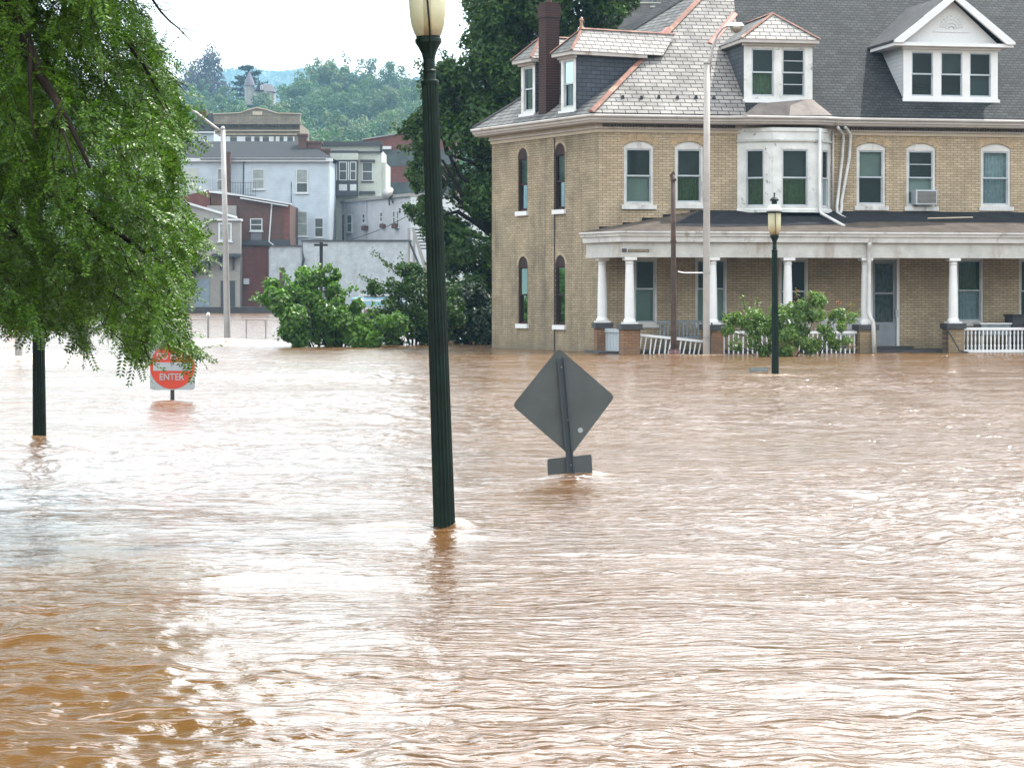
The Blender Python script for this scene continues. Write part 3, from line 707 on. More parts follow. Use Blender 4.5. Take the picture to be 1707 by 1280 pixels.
dh = F.box_px(1450, 1499, 428, 578); holes.append((dh[0], dh[1], .14, dh[3], 0))
bay = F.box_px(1236, 1380, 222, 352); 
U_R = 18.5
wmesh = MB(); wall_holes(wmesh, F, 0, U_R, -1.8, ZE - .02, holes)
BK1 = F.pt(U_R, -13, 0)[:2]; BK2 = (E2[0] + 2.6, E2[1] + 7.5)
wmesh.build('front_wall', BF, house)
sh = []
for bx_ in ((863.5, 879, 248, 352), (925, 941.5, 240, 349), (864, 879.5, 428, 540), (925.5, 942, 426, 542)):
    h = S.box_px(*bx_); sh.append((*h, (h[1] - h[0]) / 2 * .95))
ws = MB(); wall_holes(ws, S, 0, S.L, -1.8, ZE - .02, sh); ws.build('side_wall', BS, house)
bw = MB()
for a_, b_ in ((F.pt(U_R, 0, 0), BK1), (BK1, BK2), (BK2, E2)):
    bw.quad((a_[0], a_[1], -1.8), (b_[0], b_[1], -1.8), (b_[0], b_[1], ZE - .02), (a_[0], a_[1], ZE - .02))
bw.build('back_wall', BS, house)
# windows
for (h, rise, sp) in wspec: win(F, *h, house, rise=rise, sillw=.07, sillh=.12, fw=.075, **sp)
for (h, sp) in lspec: win(F, *h, house, fw=.07, sillw=.05, sill=True, **sp)
M['woodframe'] = plain('dark_red_wood_frame', (.035, .017, .015), .7, spec=.2)
for h in sh: win(S, h[0], h[1], h[2], h[3], house, rise=h[4], frame='woodframe', sash='woodframe', fw=.05, sillmat='clean_white', sillw=.07, sillh=.13, upper='greencurtain', w=-.07)
# brick arches (voussoirs) over the windows
M['voussoir'] = plain('arch_brick', (.44, .33, .20), .85, var=.3, scale=9)
def voussoirs(fr, u0, u1, z1, rise, hgt, mat, n_=17, proud=.006):
    m = MB(); o_ = []
    ap = arch_pts(u0 - .03, u1 + .03, z1 - rise + .0, rise, n_); hw = (u1 - u0) / 2
    r = (hw * hw + rise * rise) / (2 * rise) if rise < hw else hw; cz = z1 - r; cu = (u0 + u1) / 2
    for i in range(n_):
        (ua, za), (ub, zb) = ap[i], ap[i + 1]; q = []
        e = .08
        A_ = (ua + (ub - ua) * e, za + (zb - za) * e); B_ = (ub - (ub - ua) * e, zb - (zb - za) * e)
        for (pu, pz) in (A_, B_):
            du, dz = pu - cu, pz - cz; L_ = math.hypot(du, dz); q.append((pu + du / L_ * hgt, pz + dz / L_ * hgt))
        pts = [fr.pt(A_[0], proud, A_[1]), fr.pt(B_[0], proud, B_[1]), fr.pt(q[1][0], proud, q[1][1]), fr.pt(q[0][0], proud, q[0][1])]
        m.prism(pts, (-fr.n.x * .03, -fr.n.y * .03, 0))
    return m.build('window_arch', mat, house)
for (h, rise, sp) in wspec: voussoirs(F, h[0] - .03, h[1] + .03, h[3] + .015, rise, .2, M['voussoir'], 16)
M['side_voussoir'] = plain('side_arch_brick', (.40, .33, .22), .85, var=.3, scale=9)
for h in sh: voussoirs(S, h[0], h[1], h[3] + .01, h[4], .08, M['side_voussoir'], 12)
m = MB(); c_ = S.hit(925, 500)[0]; m.fbox(S, c_ - .01, c_ + .01, .002, .025, -1, ZE - .5); m.build('cable', M['black'], house)

# door
d0, d1, dz0, dz1 = dh[0], dh[1], .14, dh[3]
dm = MB(); dm.fbox(F, d0, d0 + .08, -.12, .02, dz0, dz1); dm.fbox(F, d1 - .08, d1, -.12, .02, dz0, dz1); dm.fbox(F, d0 + .08, d1 - .08, -.12, .02, dz1 - .09, dz1)
M['doorgrey'] = plain('grey_blue_door', (.24, .27, .30), .5)
do = dm.build('door', M['clean_white'], house)
m = MB(); a_, b_ = d0 + .08, d1 - .08
zl = F.hit(1475, 537)[1]
m.fbox(F, a_, a_ + .09, -.08, -.045, dz0, dz1 - .09); m.fbox(F, b_ - .09, b_, -.08, -.045, dz0, dz1 - .09); m.fbox(F, a_ + .09, b_ - .09, -.08, -.045, dz0, zl); m.fbox(F, a_ + .09, b_ - .09, -.08, -.045, dz1 - .2, dz1 - .09)
zm = F.hit(1475, 489)[1]; m.fbox(F, a_ + .09, b_ - .09, -.08, -.045, zm - .03, zm + .03); m.build('storm_door', M['doorgrey'], do)
m = MB(); m.quad(F.pt(a_ + .09, -.06, zl), F.pt(b_ - .09, -.06, zl), F.pt(b_ - .09, -.06, dz1 - .2), F.pt(a_ + .09, -.06, dz1 - .2)); m.build('pane', M['pane'], do)
m = MB(); n_ = 30
for i in range(n_):
    ua = a_ + .09 + (b_ - a_ - .18) * i / n_; ub = a_ + .09 + (b_ - a_ - .18) * (i + 1) / n_
    m.quad(F.pt(ua, -.14 + .02 * math.sin(i * 1.6), zl), F.pt(ub, -.14 + .02 * math.sin((i + 1) * 1.6), zl), F.pt(ub, -.14 + .02 * math.sin((i + 1) * 1.6), dz1 - .2), F.pt(ua, -.14 + .02 * math.sin(i * 1.6), dz1 - .2))
m.build('curtain', plain('grey_lace', (.16, .19, .21), .9, var=.5, scale=9), do)
m = MB(); m.fbox(F, d0 + .02, d1 - .02, -.6, -.58, dz0, dz1); m.build('dark_interior', M['black'], do)
hu, hz = F.hit(1493, 518); m = MB(); m.fbox(F, hu - .02, hu + .02, -.044, .02, hz - .05, hz + .05); m.build('handle', M['galv'], do)
hu, hz = F.hit(1495, 523); nt = MB().fbox(F, hu - .045, hu + .045, .021, .03, hz - .1, hz + .12).build('paper_notice', M['signwhite'], None)
tag(nt, 'small pale notice hanging on the handle of the porch door', 'notice')

# ---- cornice with gutter, frieze and dentils; bulges over the bay
u0b, u1b = F.hit(1228, 300)[0], F.hit(1385, 300)[0]
cp = [E2, A2, F.pt(u0b - .25, 0, 0)[:2], F.pt(u0b + .25, .28, 0)[:2], F.pt(u1b - .55, .28, 0)[:2], F.pt(u1b + .1, 0, 0)[:2], F.pt(U_R, 0, 0)[:2]]
ext_ = (Vector(E2) - Vector(A2)).normalized() * .42; cp[0] = (E2[0] + ext_.x, E2[1] + ext_.y)
m = MB(); sweep(m, cp, [(.0, ZE), (.50, ZE), (.52, ZE - .03), (.51, ZE - .07), (.45, ZE - .10), (.44, ZE - .155), (.40, ZE - .165), (.38, ZE - .215), (.33, ZE - .235), (.02, ZE - .245)])
m.build('gutter', M['trim'], house)
m = MB(); sweep(m, [E2, A2, F.pt(U_R, 0, 0)[:2]], [(.0, ZE - .247), (.09, ZE - .247), (.09, ZE - .36), (.05, ZE - .375), (.05, ZE - .47), (.0, ZE - .47)]); m.build('frieze_board', M['frieze'], house)
m = MB(); u = .1
while u < U_R:
    if not (u0b - .1 < u < u1b + .1): m.fbox(F, u, u + .038, .091, .20, ZE - .32, ZE - .249)
    u += .078
m.build('dentil_band', M['dentil'], house)
m = MB(); sweep(m, [E2, A2, F.pt(U_R, 0, 0)[:2]], [(.091, ZE - .325), (.12, ZE - .325), (.11, ZE - .37), (.091, ZE - .375)]); m.build('bed_mould', M['trim'], house)

# ---- main roof
ov = offset_path([E2, A2, F.pt(U_R, 0, 0)[:2]], .46)
ed_ = (ov[0] - ov[1]).normalized() * .40; ov[0] = ov[0] + ed_
ZR = ZE + .015
ea = Vector((ov[1].x, ov[1].y, ZR)); ee = Vector((ov[0].x, ov[0].y, ZR)); er = Vector((ov[2].x, ov[2].y, ZR))
SL = math.tan(R(40))
nF = Vector((F.n.x * SL, F.n.y * SL, 1)).normalized()    # front slope normal
hp = ray_plane(1166, 0, ea, nF)                          # hip at the top of the frame
nS = (ee - ea).cross(hp - ea).normalized()
if nS.z < 0: nS = -nS
q = ray_plane(1140, 0, ee, nS)
ZT_ = ZE + 6.2
def at_z(a, b, z): return a + (b - a) * ((z - a.z) / (b.z - a.z))
rt = at_z(ea, hp, ZT_); qt = at_z(ee, q, ZT_)
rr_ = er + (rt - ea) - F.d.to_3d() * ((rt - ea).dot(F.d.to_3d())) ; rr_.z = ZT_
def slate(name, d, c1, c2, mort, bw=.26, bh=.155, stain=None):
    m_ = brick(name, d, c1, c2, mort, bw, bh, .012, .75, stain=stain, stain_amt=.4, bumps=.9, vary=.35, spec=.08); return m_
SLF = slate('pale_slate_front', F.d, (.34, .325, .30), (.24, .23, .22), (.045, .045, .05), bw=.33, bh=.12, stain=(.16, .15, .14))  # front slope carries the sunlit tone of the slate
SLS = slate('slate_side', S.d, (.20, .20, .195), (.12, .125, .125), (.03, .03, .032), bw=.33, bh=.12)  # same slate painted darker for the slope turned from the sun
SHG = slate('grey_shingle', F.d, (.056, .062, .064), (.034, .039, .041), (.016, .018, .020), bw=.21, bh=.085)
roofo = MB()
fu0 = 0
def uline(px, py): return ray_plane(px, py, ea, nF)
sb, st_ = uline(1243, 192), uline(1222, -8)
sb2 = ea + (er - ea) * ((sb - ea).dot((er - ea).normalized()) / (er - ea).length)
du = F.d.to_3d()
stt = st_ + (st_ - sb2) * ((ZT_ - st_.z) / (st_.z - sb2.z)); 
roofo.add([sb2, er, rr_, stt], [(0, 1, 2, 3)]); ro = roofo.build('shingle_roof', SHG, house)
m = MB(); up = nF * .03
pl = [ea, sb2, stt, rt] if (stt - rt).dot(du) > 0 else [ea, sb2, at_z(sb2, stt, hp.z + 1.0), at_z(ea, rt, hp.z + 1.0)]
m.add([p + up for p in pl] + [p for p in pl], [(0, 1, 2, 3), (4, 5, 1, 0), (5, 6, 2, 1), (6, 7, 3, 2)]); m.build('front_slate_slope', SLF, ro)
_d1 = (hp - ea).normalized(); _d2 = (q - ee).normalized(); _w = ea - ee; _b = _d1.dot(_d2)
apex = ea + _d1 * ((_b * _d2.dot(_w) - _d1.dot(_w)) / (1 - _b * _b))
print('APEX', apex, CX + apex.x / apex.y * FPX, HY - (apex.z - CAMZ) / apex.y * FPX)
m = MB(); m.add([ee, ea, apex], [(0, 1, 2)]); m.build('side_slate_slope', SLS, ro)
m = MB(); B1 = Vector((BK1[0], BK1[1], ZE)); B2 = Vector((BK2[0], BK2[1], ZE))
m.add([er, B1, rr_], [(0, 1, 2)]); m.add([ee, apex, rt, B2], [(0, 1, 2, 3)]); m.add([B2, rt, rr_, B1], [(0, 1, 2, 3)]); m.build('back_slope', SHG, ro)
def strip(mb, a, b, w_, h_=.05, n_=Vector((0, 0, 1))):
    d = (b - a).normalized(); s_ = d.cross(n_).normalized() * w_
    mb.hexa([a - s_, a + s_, b + s_, b - s_, a - s_ * .2 + n_ * h_, a + s_ * .2 + n_ * h_, b + s_ * .2 + n_ * h_, b - s_ * .2 + n_ * h_])
m = MB(); strip(m, ea + nF * .035, at_z(ea, rt, hp.z + 1.5) + nF * .035, .11, .07); m.build('hip_flashing', M['copper'], ro)
m = MB(); strip(m, ee + nS * .02, apex + nS * .02, .05, .05); m.build('verge_strip', M['black'], ro)
# snow guards
m = MB()
for i, px in enumerate((1038, 1069, 1098, 1129, 1160, 1190)):
    p = uline(px, 166 + (i % 2)) + nF * .03
    m.hexa([p + du * a_ + Vector((0, b_, c_)) for (a_, b_, c_) in ((-.05, -.03, 0), (.05, -.03, 0), (.05, .05, .03), (-.05, .05, .03), (-.035, -.03, .09), (.035, -.03, .09), (.02, .02, .1), (-.02, .02, .1))])
m.build('snow_guard', M['black'], ro)

# ---- dormers: n = slope normal of the roof, base line on the roof
def plane_z(p, p0, n): return p0.z - ((p.x - p0.x) * n.x + (p.y - p0.y) * n.y) / n.z
def dormer(fr_dir, base_l, base_r, zt, rp, rn, style, wins, cheek, roofm, ov_=.18, rise=.8, label=None, front_over=.22, mats=('white',)):
    """box dormer whose face stands on base_l..base_r; runs back until it meets the roof plane (rp, rn)"""
    fr = Fr(base_l[:2], base_r[:2]); L_ = fr.L; zb = base_l.z
    back = lambda z: ((z - zb) * -rn.z) / (Vector((-fr.n.x, -fr.n.y, 0)).dot(rn)) * -1 if False else (z - zb) / (-(Vector((-fr.n.x, -fr.n.y, 0)).dot(rn)) / rn.z)
    D = lambda z: -back(z)                                 # w (negative = inwards) where height z meets the roof
    m_ = MB(); hs = [(L_ * a_, L_ * b_, zb + (zt - zb) * c_, zb + (zt - zb) * d_, 0) for (a_, b_, c_, d_, *_x) in wins]
    wall_holes(m_, fr, 0, L_, zb - .02, zt, hs, .12)
    dob = m_.build('dormer', M['peeling' if style != 'gable' else 'clean_white'], house)
    if label: dob['label'] = label
    for u in (0, L_): MB().add([fr.pt(u, 0, zb), fr.pt(u, 0, zt), fr.pt(u, D(zt), zt)], [(0, 1, 2)]).build('dormer_cheek', cheek, dob)
    for (a_, b_, c_, d_, kw) in wins:
        win(fr, L_ * a_, L_ * b_, zb + (zt - zb) * c_, zb + (zt - zb) * d_, dob, w=-.05, sill=False, frame='white' if style != 'gable' else 'clean_white', fw=.035, **kw)
    m_ = MB(); m_.fbox(fr, -.04, L_ + .04, .002, .07, zb - .07, zb + .03); m_.build('dormer_sill', M['clean_white'], dob)
    # eaves band round three sides
    m_ = MB(); ez = zt
    m_.fbox(fr, -ov_, L_ + ov_, 0.001, front_over, ez, ez + .10); m_.fbox(fr, -ov_, .02, D(ez) - .0, 0.0, ez + .001, ez + .099); m_.fbox(fr, L_ - .02, L_ + ov_, D(ez), 0.0, ez + .001, ez + .099)
    m_.fbox(fr, -.06, L_ + .06, .001, .09, ez - .07, ez - .002)
    m_.build('dormer_cornice', M['clean_white' if style == 'gable' else 'trim'], dob)
    z1_, o1, f1_ = ez + .10, ov_ + .03, front_over + .03; cu_ = L_ / 2
    zr_ = z1_ + rise; P = fr.pt
    if style == 'hip':
        k = front_over - rise * .95
        A_, B_, C_ = P(-o1, f1_, z1_), P(L_ + o1, f1_, z1_), P(cu_, k, zr_)
        bl, br, bt = P(-o1, D(z1_) - .35, z1_), P(L_ + o1, D(z1_) - .35, z1_), P(cu_, D(zr_) - .15, zr_)
        m_ = MB(); m_.add([A_, B_, C_], [(0, 1, 2)]); m_.build('dormer_roof_front', roofm[0], dob)
        m_ = MB(); m_.add([A_, C_, bt, bl], [(0, 1, 2, 3)]); m_.build('dormer_roof_side', roofm[1], dob)
        m_ = MB(); m_.add([B_, br, bt, C_], [(0, 1, 2, 3)]); m_.build('dormer_roof_side', roofm[2], dob)
        m_ = MB(); up_ = Vector((0, 0, .012)); strip(m_, A_ + up_, C_ + up_, .05, .04); strip(m_, B_ + up_, C_ + up_, .05, .04); strip(m_, C_ + up_, bt + up_, .05, .04)
        m_.build('hip_flashing', M['copper'], dob)
        return fr, D, dob, A_, B_, C_, bt
    else:
        k = f1_
        A_, B_, C_ = P(-o1, k, z1_), P(L_ + o1, k, z1_), P(cu_, k, zr_)
        bl, br, bt = P(-o1, D(z1_) - .3, z1_), P(L_ + o1, D(z1_) - .3, z1_), P(cu_, D(zr_) - .2, zr_)
        th2 = Vector((0, 0, .06))
        m_ = MB(); m_.add([A_, C_, bt, bl, A_ + th2, C_ + th2, bt + th2, bl + th2], [(3, 2, 1, 0), (4, 5, 6, 7), (0, 1, 5, 4), (3, 0, 4, 7)]); m_.build('dormer_roof_side', roofm[1], dob)
        m_ = MB(); m_.add([B_, br, bt, C_, B_ + th2, br + th2, bt + th2, C_ + th2], [(3, 2, 1, 0), (4, 5, 6, 7), (0, 3, 7, 4), (1, 0, 4, 5)]); m_.build('dormer_roof_side', roofm[2], dob)
        m_ = MB(); m_.prism([P(0.0, .05, z1_ + .0), P(L_, .05, z1_), P(cu_, .05, zr_ - .12)], (-fr.n.x * .05, -fr.n.y * .05, 0)); m_.build('gable_panel', M['gablepanel'], dob)
        m_ = MB()
        for (X_, Y_) in (((-o1, z1_), (cu_, zr_)), ((L_ + o1, z1_), (cu_, zr_))):
            dx = 1 if X_[0] < cu_ else -1
            m_.prism([P(X_[0], k + .03, X_[1] - .02), P(X_[0] + .26 * dx, k + .03, X_[1] - .02), P(Y_[0], k + .03, Y_[1] - .15), P(Y_[0], k + .03, Y_[1] + .07), P(X_[0], k + .03, X_[1] + .05)], (-fr.n.x * .10, -fr.n.y * .10, 0))
        m_.build('rake_board', M['clean_white'], dob)
        # ornament: carved leaf spray
        m_ = MB()
        for i in range(11):
            a_ = -1.25 + 2.5 * i / 10; L2 = .42 - .12 * abs(a_)
            for j in range(4):
                r_ = L2 * (j + 1) / 4; u_ = cu_ + r_ * math.sin(a_) * 1.25; z_ = z1_ + .42 + r_ * math.cos(a_) * .9
                m_.fbox(fr, u_ - .022, u_ + .022, .052, .075, z_ - .016, z_ + .016)
        m_.fbox(fr, cu_ - .55, cu_ + .55, .052, .07, z1_ + .33, z1_ + .36); m_.build('carved_ornament', M['gablepanel'], dob)
        return fr, D, dob, A_, B_, C_, bt
M['gablepanel'] = plain('textured_white_panel', (.70, .72, .72), .6, var=.10, scale=30)
M['whiteside'] = siding('white_dormer_siding', (.62, .66, .68), .115, .5)
M['slatecheek'] = brick('slate_cheek', (-F.n.x, -F.n.y), (.085, .10, .12), (.06, .072, .09), (.025, .027, .03), .30, .12, .01, .7, vary=.4)
M['slatecheek2'] = brick('slate_cheek_side', (-S.n.x, -S.n.y), (.075, .09, .115), (.055, .068, .088), (.022, .025, .03), .30, .12, .01, .7, vary=.4)
# front dormer with two windows
bl, br = uline(1240, 168), uline(1354, 169); br = bl + du * (br - bl).dot(du)
SLD1 = brick('dormer_slate_front', F.d, (.40, .38, .35), (.30, .29, .28), (.05, .05, .05), .30, .12, .012, .75, vary=.25)  # dormer slate in its sunlit tone
SLD2 = brick('dormer_slate_side', (-F.n.x, -F.n.y), (.16, .165, .16), (.10, .105, .10), (.03, .03, .03), .30, .12, .012, .75, vary=.3)  # dormer slate darkened for the planes turned from the sun
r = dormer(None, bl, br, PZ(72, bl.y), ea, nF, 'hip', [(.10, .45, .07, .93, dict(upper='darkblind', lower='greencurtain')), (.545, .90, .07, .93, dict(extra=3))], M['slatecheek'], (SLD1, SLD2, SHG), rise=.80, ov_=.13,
           label='front dormer with two windows and flaking white paint under a hipped slate roof')
# white gabled dormer with three windows
bl, br = uline(1506, 166), uline(1663, 168); br = bl + du * (br - bl).dot(du)
SHD = brick('dormer_shingle', (-F.n.x, -F.n.y), (.075, .078, .08), (.045, .047, .05), (.02, .02, .02), .21, .085, .008, .85, vary=.3)
r = dormer(None, bl, br, PZ(78, bl.y), ea, nF, 'gable', [(.075, .325, .05, .93, dict(lower=None)), (.385, .635, .05, .93, dict(upper='darkblind')), (.69, .94, .05, .93, dict(lower='darkblind'))], M['whiteside'], (None, SHD, SHG), rise=1.38, ov_=.36, front_over=.3,
           label='clean white gabled dormer with three windows')
# third front dormer far right is out of the frame; side dormers
sd_ = S.d.to_3d()
def sline(px, py): return ray_plane(px, py, ee, nS)
SD1 = brick('side_dormer_slate', (-S.n.x, -S.n.y), (.38, .36, .335), (.28, .27, .26), (.05, .05, .05), .30, .12, .012, .75, vary=.25)  # sunlit slate tone for the side dormers' plane facing front
for (rx, ry, zt_y, wid, lb) in ((960, 184, 92, .85, 'side dormer right of the red chimney, with a long slate cheek'), (892, 190, 104, .85, 'narrow side dormer left of the red chimney')):
    br = sline(rx, ry); bl = br - sd_ * wid
    r = dormer(None, bl, br, PZ(zt_y, br.y), ee, nS, 'hip', [(.14, .86, .06, .94, dict(upper='greencurtain', lower='curtain' if rx > 950 else 'greencurtain'))], M['slatecheek2'], (SLD2, SLS, SD1), rise=.68, ov_=.16, label=lb)
    if rx > 950:
        MB().lathe([(.10, 0), (.05, .1), (.045, .2), (.07, .26), (.02, .34)], r[5], 12).build('finial', M['copper'], r[2])
# valley flashing where the side dormer roof meets the slope
v0, v1 = uline(1074, 86), uline(1118, 45)
m = MB(); v0 = sline(1072, 88) + nS * .03; v1 = sline(1112, 49) + nS * .03; strip(m, v0, v1, .10, .03, nS); m.build('valley_flashing', plain('red_flashing', (.35, .10, .08), .6), ro)
m = MB(); strip(m, uline(1184, 75) + nF * .045, uline(1225, 25) + nF * .045, .09, .03, nF); m.build('valley_flashing', M['red'] if False else plain('red_flashing_front', (.38, .11, .08), .6), ro)

# ---- chimney
RB = brick('dark_red_brick_chimney', S.d, (.055, .018, .016), (.035, .014, .014), (.075, .06, .055), .21, .07, .01, .9, vary=.3)
cb = sline(904, 191)
frc = Fr((cb.x - sd_.x * .42, cb.y - sd_.y * .42), (cb.x + sd_.x * .42, cb.y + sd_.y * .42))
m = MB(); zt = PZ(30, cb.y)
m.fbox(frc, .20, .64, -.44, .0, cb.z - .04, zt); m.fbox(frc, .17, .67, -.47, .03, zt, PZ(9, cb.y)); m.fbox(frc, .21, .63, -.43, -.01, PZ(9, cb.y), PZ(5, cb.y))
ch = m.build('chimney', RB, ro)
m = MB(); pc = frc.pt(.42, -.22, PZ(5, cb.y)); m.lathe([(.09, 0), (.08, .12)], pc, 10); m.build('chimney_pot', M['rust'], ch)

# ---- bay window on the upper floor
zb0, zb1 = F.hit(1300, 353, .6)[1], F.hit(1300, 213, .6)[1]
pj = .62; uA, uB, uC, uD = u0b + .02, F.hit(1289, 300, pj)[0], F.hit(1365, 300, pj)[0], u1b
bp = [F.pt(uA, 0, 0), F.pt(uB, pj, 0), F.pt(uC, pj, 0), F.pt(uD, 0, 0)]
faces = [Fr(bp[i][:2], bp[i + 1][:2]) for i in range(3)]
z_w0, z_w1 = F.hit(1300, 345, pj)[1], F.hit(1300, 247, pj)[1]
m = MB(); hl = []
pxs = [(1242, 1275), (1302, 1348), (1370, 1381)]
for fr, (xa, xb) in zip(faces, pxs):
    ua = fr.hit(xa, 300)[0]; ub = fr.hit(xb, 300)[0]; ua = max(.05, ua); ub = min(fr.L - .05, ub); h = (ua, ub, z_w0, z_w1, 0); hl.append(h)
    wall_holes(m, fr, 0, fr.L, zb0, zb1, [h], .1)
m.add([p.to_2d().to_3d() + Vector((0, 0, zb0)) for p in bp], [(0, 1, 2, 3)])
bayo = m.build('bay', M['peeling'], house); bayo['label'] = 'projecting bay window with flaking white paint'
for fr, h, kw in zip(faces, hl, (dict(upper='darkblind', lower='greencurtain'), dict(upper='darkblind', lower='greencurtain'), dict(lower='curtain'))):
    win(fr, h[0], h[1], h[2], h[3], bayo, w=-.04, fw=.035, sill=False, split=.5, sash='sash', **kw)
m = MB(); path = [p[:2] for p in bp]
sweep(m, path, [(.001, zb0 - .02), (.07, zb0 - .02), (.07, zb0 + .06), (.04, zb0 + .09), (.001, zb0 + .09)]); m.build('bay_sill', M['peeling'], bayo)
zc = F.hit(1300, 233, pj)[1]
m = MB(); sweep(m, path, [(.001, zc - .06), (.05, zc - .05), (.07, zc), (.001, zc + .02)]); sweep(m, path, [(.001, zb1 - .1), (.03, zb1 - .1), (.03, zb1), (.001, zb1)]); m.build('bay_cornice', M['peeling'], bayo)
# sagging patch of roof over the bay
m = MB(); g0, g1, g2, g3 = uline(1235, 196), uline(1385, 196), uline(1352, 171), uline(1262, 178)
m.add([g0 + nF * .06 + F.n.to_3d() * .2, g1 + nF * .06 + F.n.to_3d() * .1, g2 + nF * .12, g3 + nF * .10], [(0, 1, 2, 3)])
m.build('bay_roof_patch', plain('brown_patched_roofing', (.15, .125, .11), .8, var=.3, scale=3), ro)

# ---- window air conditioner
h = wspec[3][0]; ua, za = F.hit(1521, 317); ub, zb_ = F.hit(1556, 342)
m = MB(); m.fbox(F, ua, ub, -.14, .28, zb_, za); ac = m.build('window_air_conditioner', M['signwhite'], None)
tag(ac, 'boxy white air conditioner hanging out of an upper window of the brick house', 'air conditioner')
m = MB(); m.fbox(F, ua + .05, ub - .03, .281, .29, zb_ + .04, za - .05); m.build('grille', plain('dark_grille', (.05, .05, .05), .6), ac)
m = MB()
for i in range(9): m.fbox(F, ua + .05, ub - .03, .291, .297, zb_ + .05 + i * .035, zb_ + .062 + i * .035)
m.build('louvre', M['galv'], ac)

# ---- porch
wf, wc = 2.0, 2.36                                       # column line and cornice edge
pcu, pcz = F.hit(1033, 385, wc)
ZP = pcz
back = (-S.d).to_3d()                                    # direction of the porch's left end
c_out = F.pt(pcu, wc, 0)
U_P = 18.3
pend = c_out + back * 2.2
ppath = [pend[:2], c_out[:2], F.pt(U_P, wc, 0)[:2]]
def inset(d): return [tuple(p) for p in offset_path(ppath, -d)]
porch = MB(); hC = F.hit(1033, 385, wc)[1]
zc1 = F.hit(1200, 403.5, wc)[1]
sweep(porch, ppath, [(-.3, ZP), (.0, ZP), (.0, ZP - .045), (-.05, ZP - .06), (-.06, ZP - .13), (-.11, ZP - .15), (-.13, zc1), (-.3, zc1)])
po_ = porch.build('porch_cornice', M['white'], house)
bp_ = inset(wc - wf - .12); zb_t = F.hit(1200, 429.5, wf)[1]
m = MB(); sweep(m, bp_, [(0, zc1 - .001), (0, zb_t + .10), (.025, zb_t + .09), (.025, zb_t), (-.2, zb_t), (-.2, zc1 - .001)])
m.build('porch_beam', M['trim'] if False else plain('weathered_beam', (.50, .50, .47), .6, dirt=(.30, .24, .18), dirt_amt=.35, dscale=1.5, streak=True), house)
# ceiling
m = MB(); I_ = inset(.3); m.add([(I_[0][0], I_[0][1], zc1 + .01), (I_[1][0], I_[1][1], zc1 + .01), (I_[2][0], I_[2][1], zc1 + .01), F.pt(U_P, .01, zc1 + .01), F.pt(-.3, .01, zc1 + .01)], [(0, 1, 2, 3, 4)])
m.build('porch_ceiling', plain('porch_ceiling_paint', (.30, .27, .22), .7), house)
# roof
zw = F.hit(1200, 351, 0)[1]; hu = F.hit(1165, 352, 0)[0]
a1 = Vector((c_out.x, c_out.y, ZP + .004)); a2 = F.pt(U_P, wc, ZP + .004); a3 = F.pt(U_P, .002, zw); a4 = F.pt(hu, .002, zw); a0 = Vector((pend.x, pend.y, ZP + .004)); aA = F.pt(.0, .002, ZP + .05)
m = MB(); m.add([a1, a2, a3, a4], [(0, 1, 2, 3)]); m.add([a0, a1, a4, aA], [(0, 1, 2, 3)]); pr = m.build('porch_roof', M['porchroof'], house)
m = MB()                                                 # stepped tar flashing up the wall
u_ = -.05; k = 0
steps = [(F.hit(990, 0)[0], 378), (F.hit(1038, 0)[0], 371), (F.hit(1070, 0)[0], 363), (F.hit(1105, 0)[0], 357), (F.hit(1150, 0)[0], 350)]
steps = [(max(.01, u), PZ(py, 66.9)) for u, py in steps] + [(U_P, 0)]
for i in range(len(steps) - 1):
    m.fbox(F, steps[i][0], steps[i + 1][0] - (.0 if i < 4 else 0), .003, .03, ZP - .1 if i < 4 else zw - .1, steps[i][1])
m.build('tar_flashing', M['tar'], pr)
m = MB(); g = [F.pt(hu - .2, .3, 0), F.pt(9, .3, 0)]
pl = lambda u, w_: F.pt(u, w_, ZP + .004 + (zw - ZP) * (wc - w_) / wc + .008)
m.add([pl(hu + .05, .03), pl(U_P, .03), pl(U_P, 1.15), pl(7.4, 1.2), pl(6.0, 1.6), pl(3.0, 1.9), pl(1.6, 1.8)], [(0, 1, 2, 3, 4, 5, 6)]); m.build('tar_strip', M['tar'], pr)  # black strip shaped like the shade of the wall and bay, painted on
p = pl(9.3, .9); q_ = pl(10.7, .75); tag(MB().tube([p + Vector((0, 0, .02)), q_ + Vector((0, 0, .02))], .02, 6).build('loose_stick', M['frieze'], None), 'thin pale stick lying on the dark porch roof', 'stick')

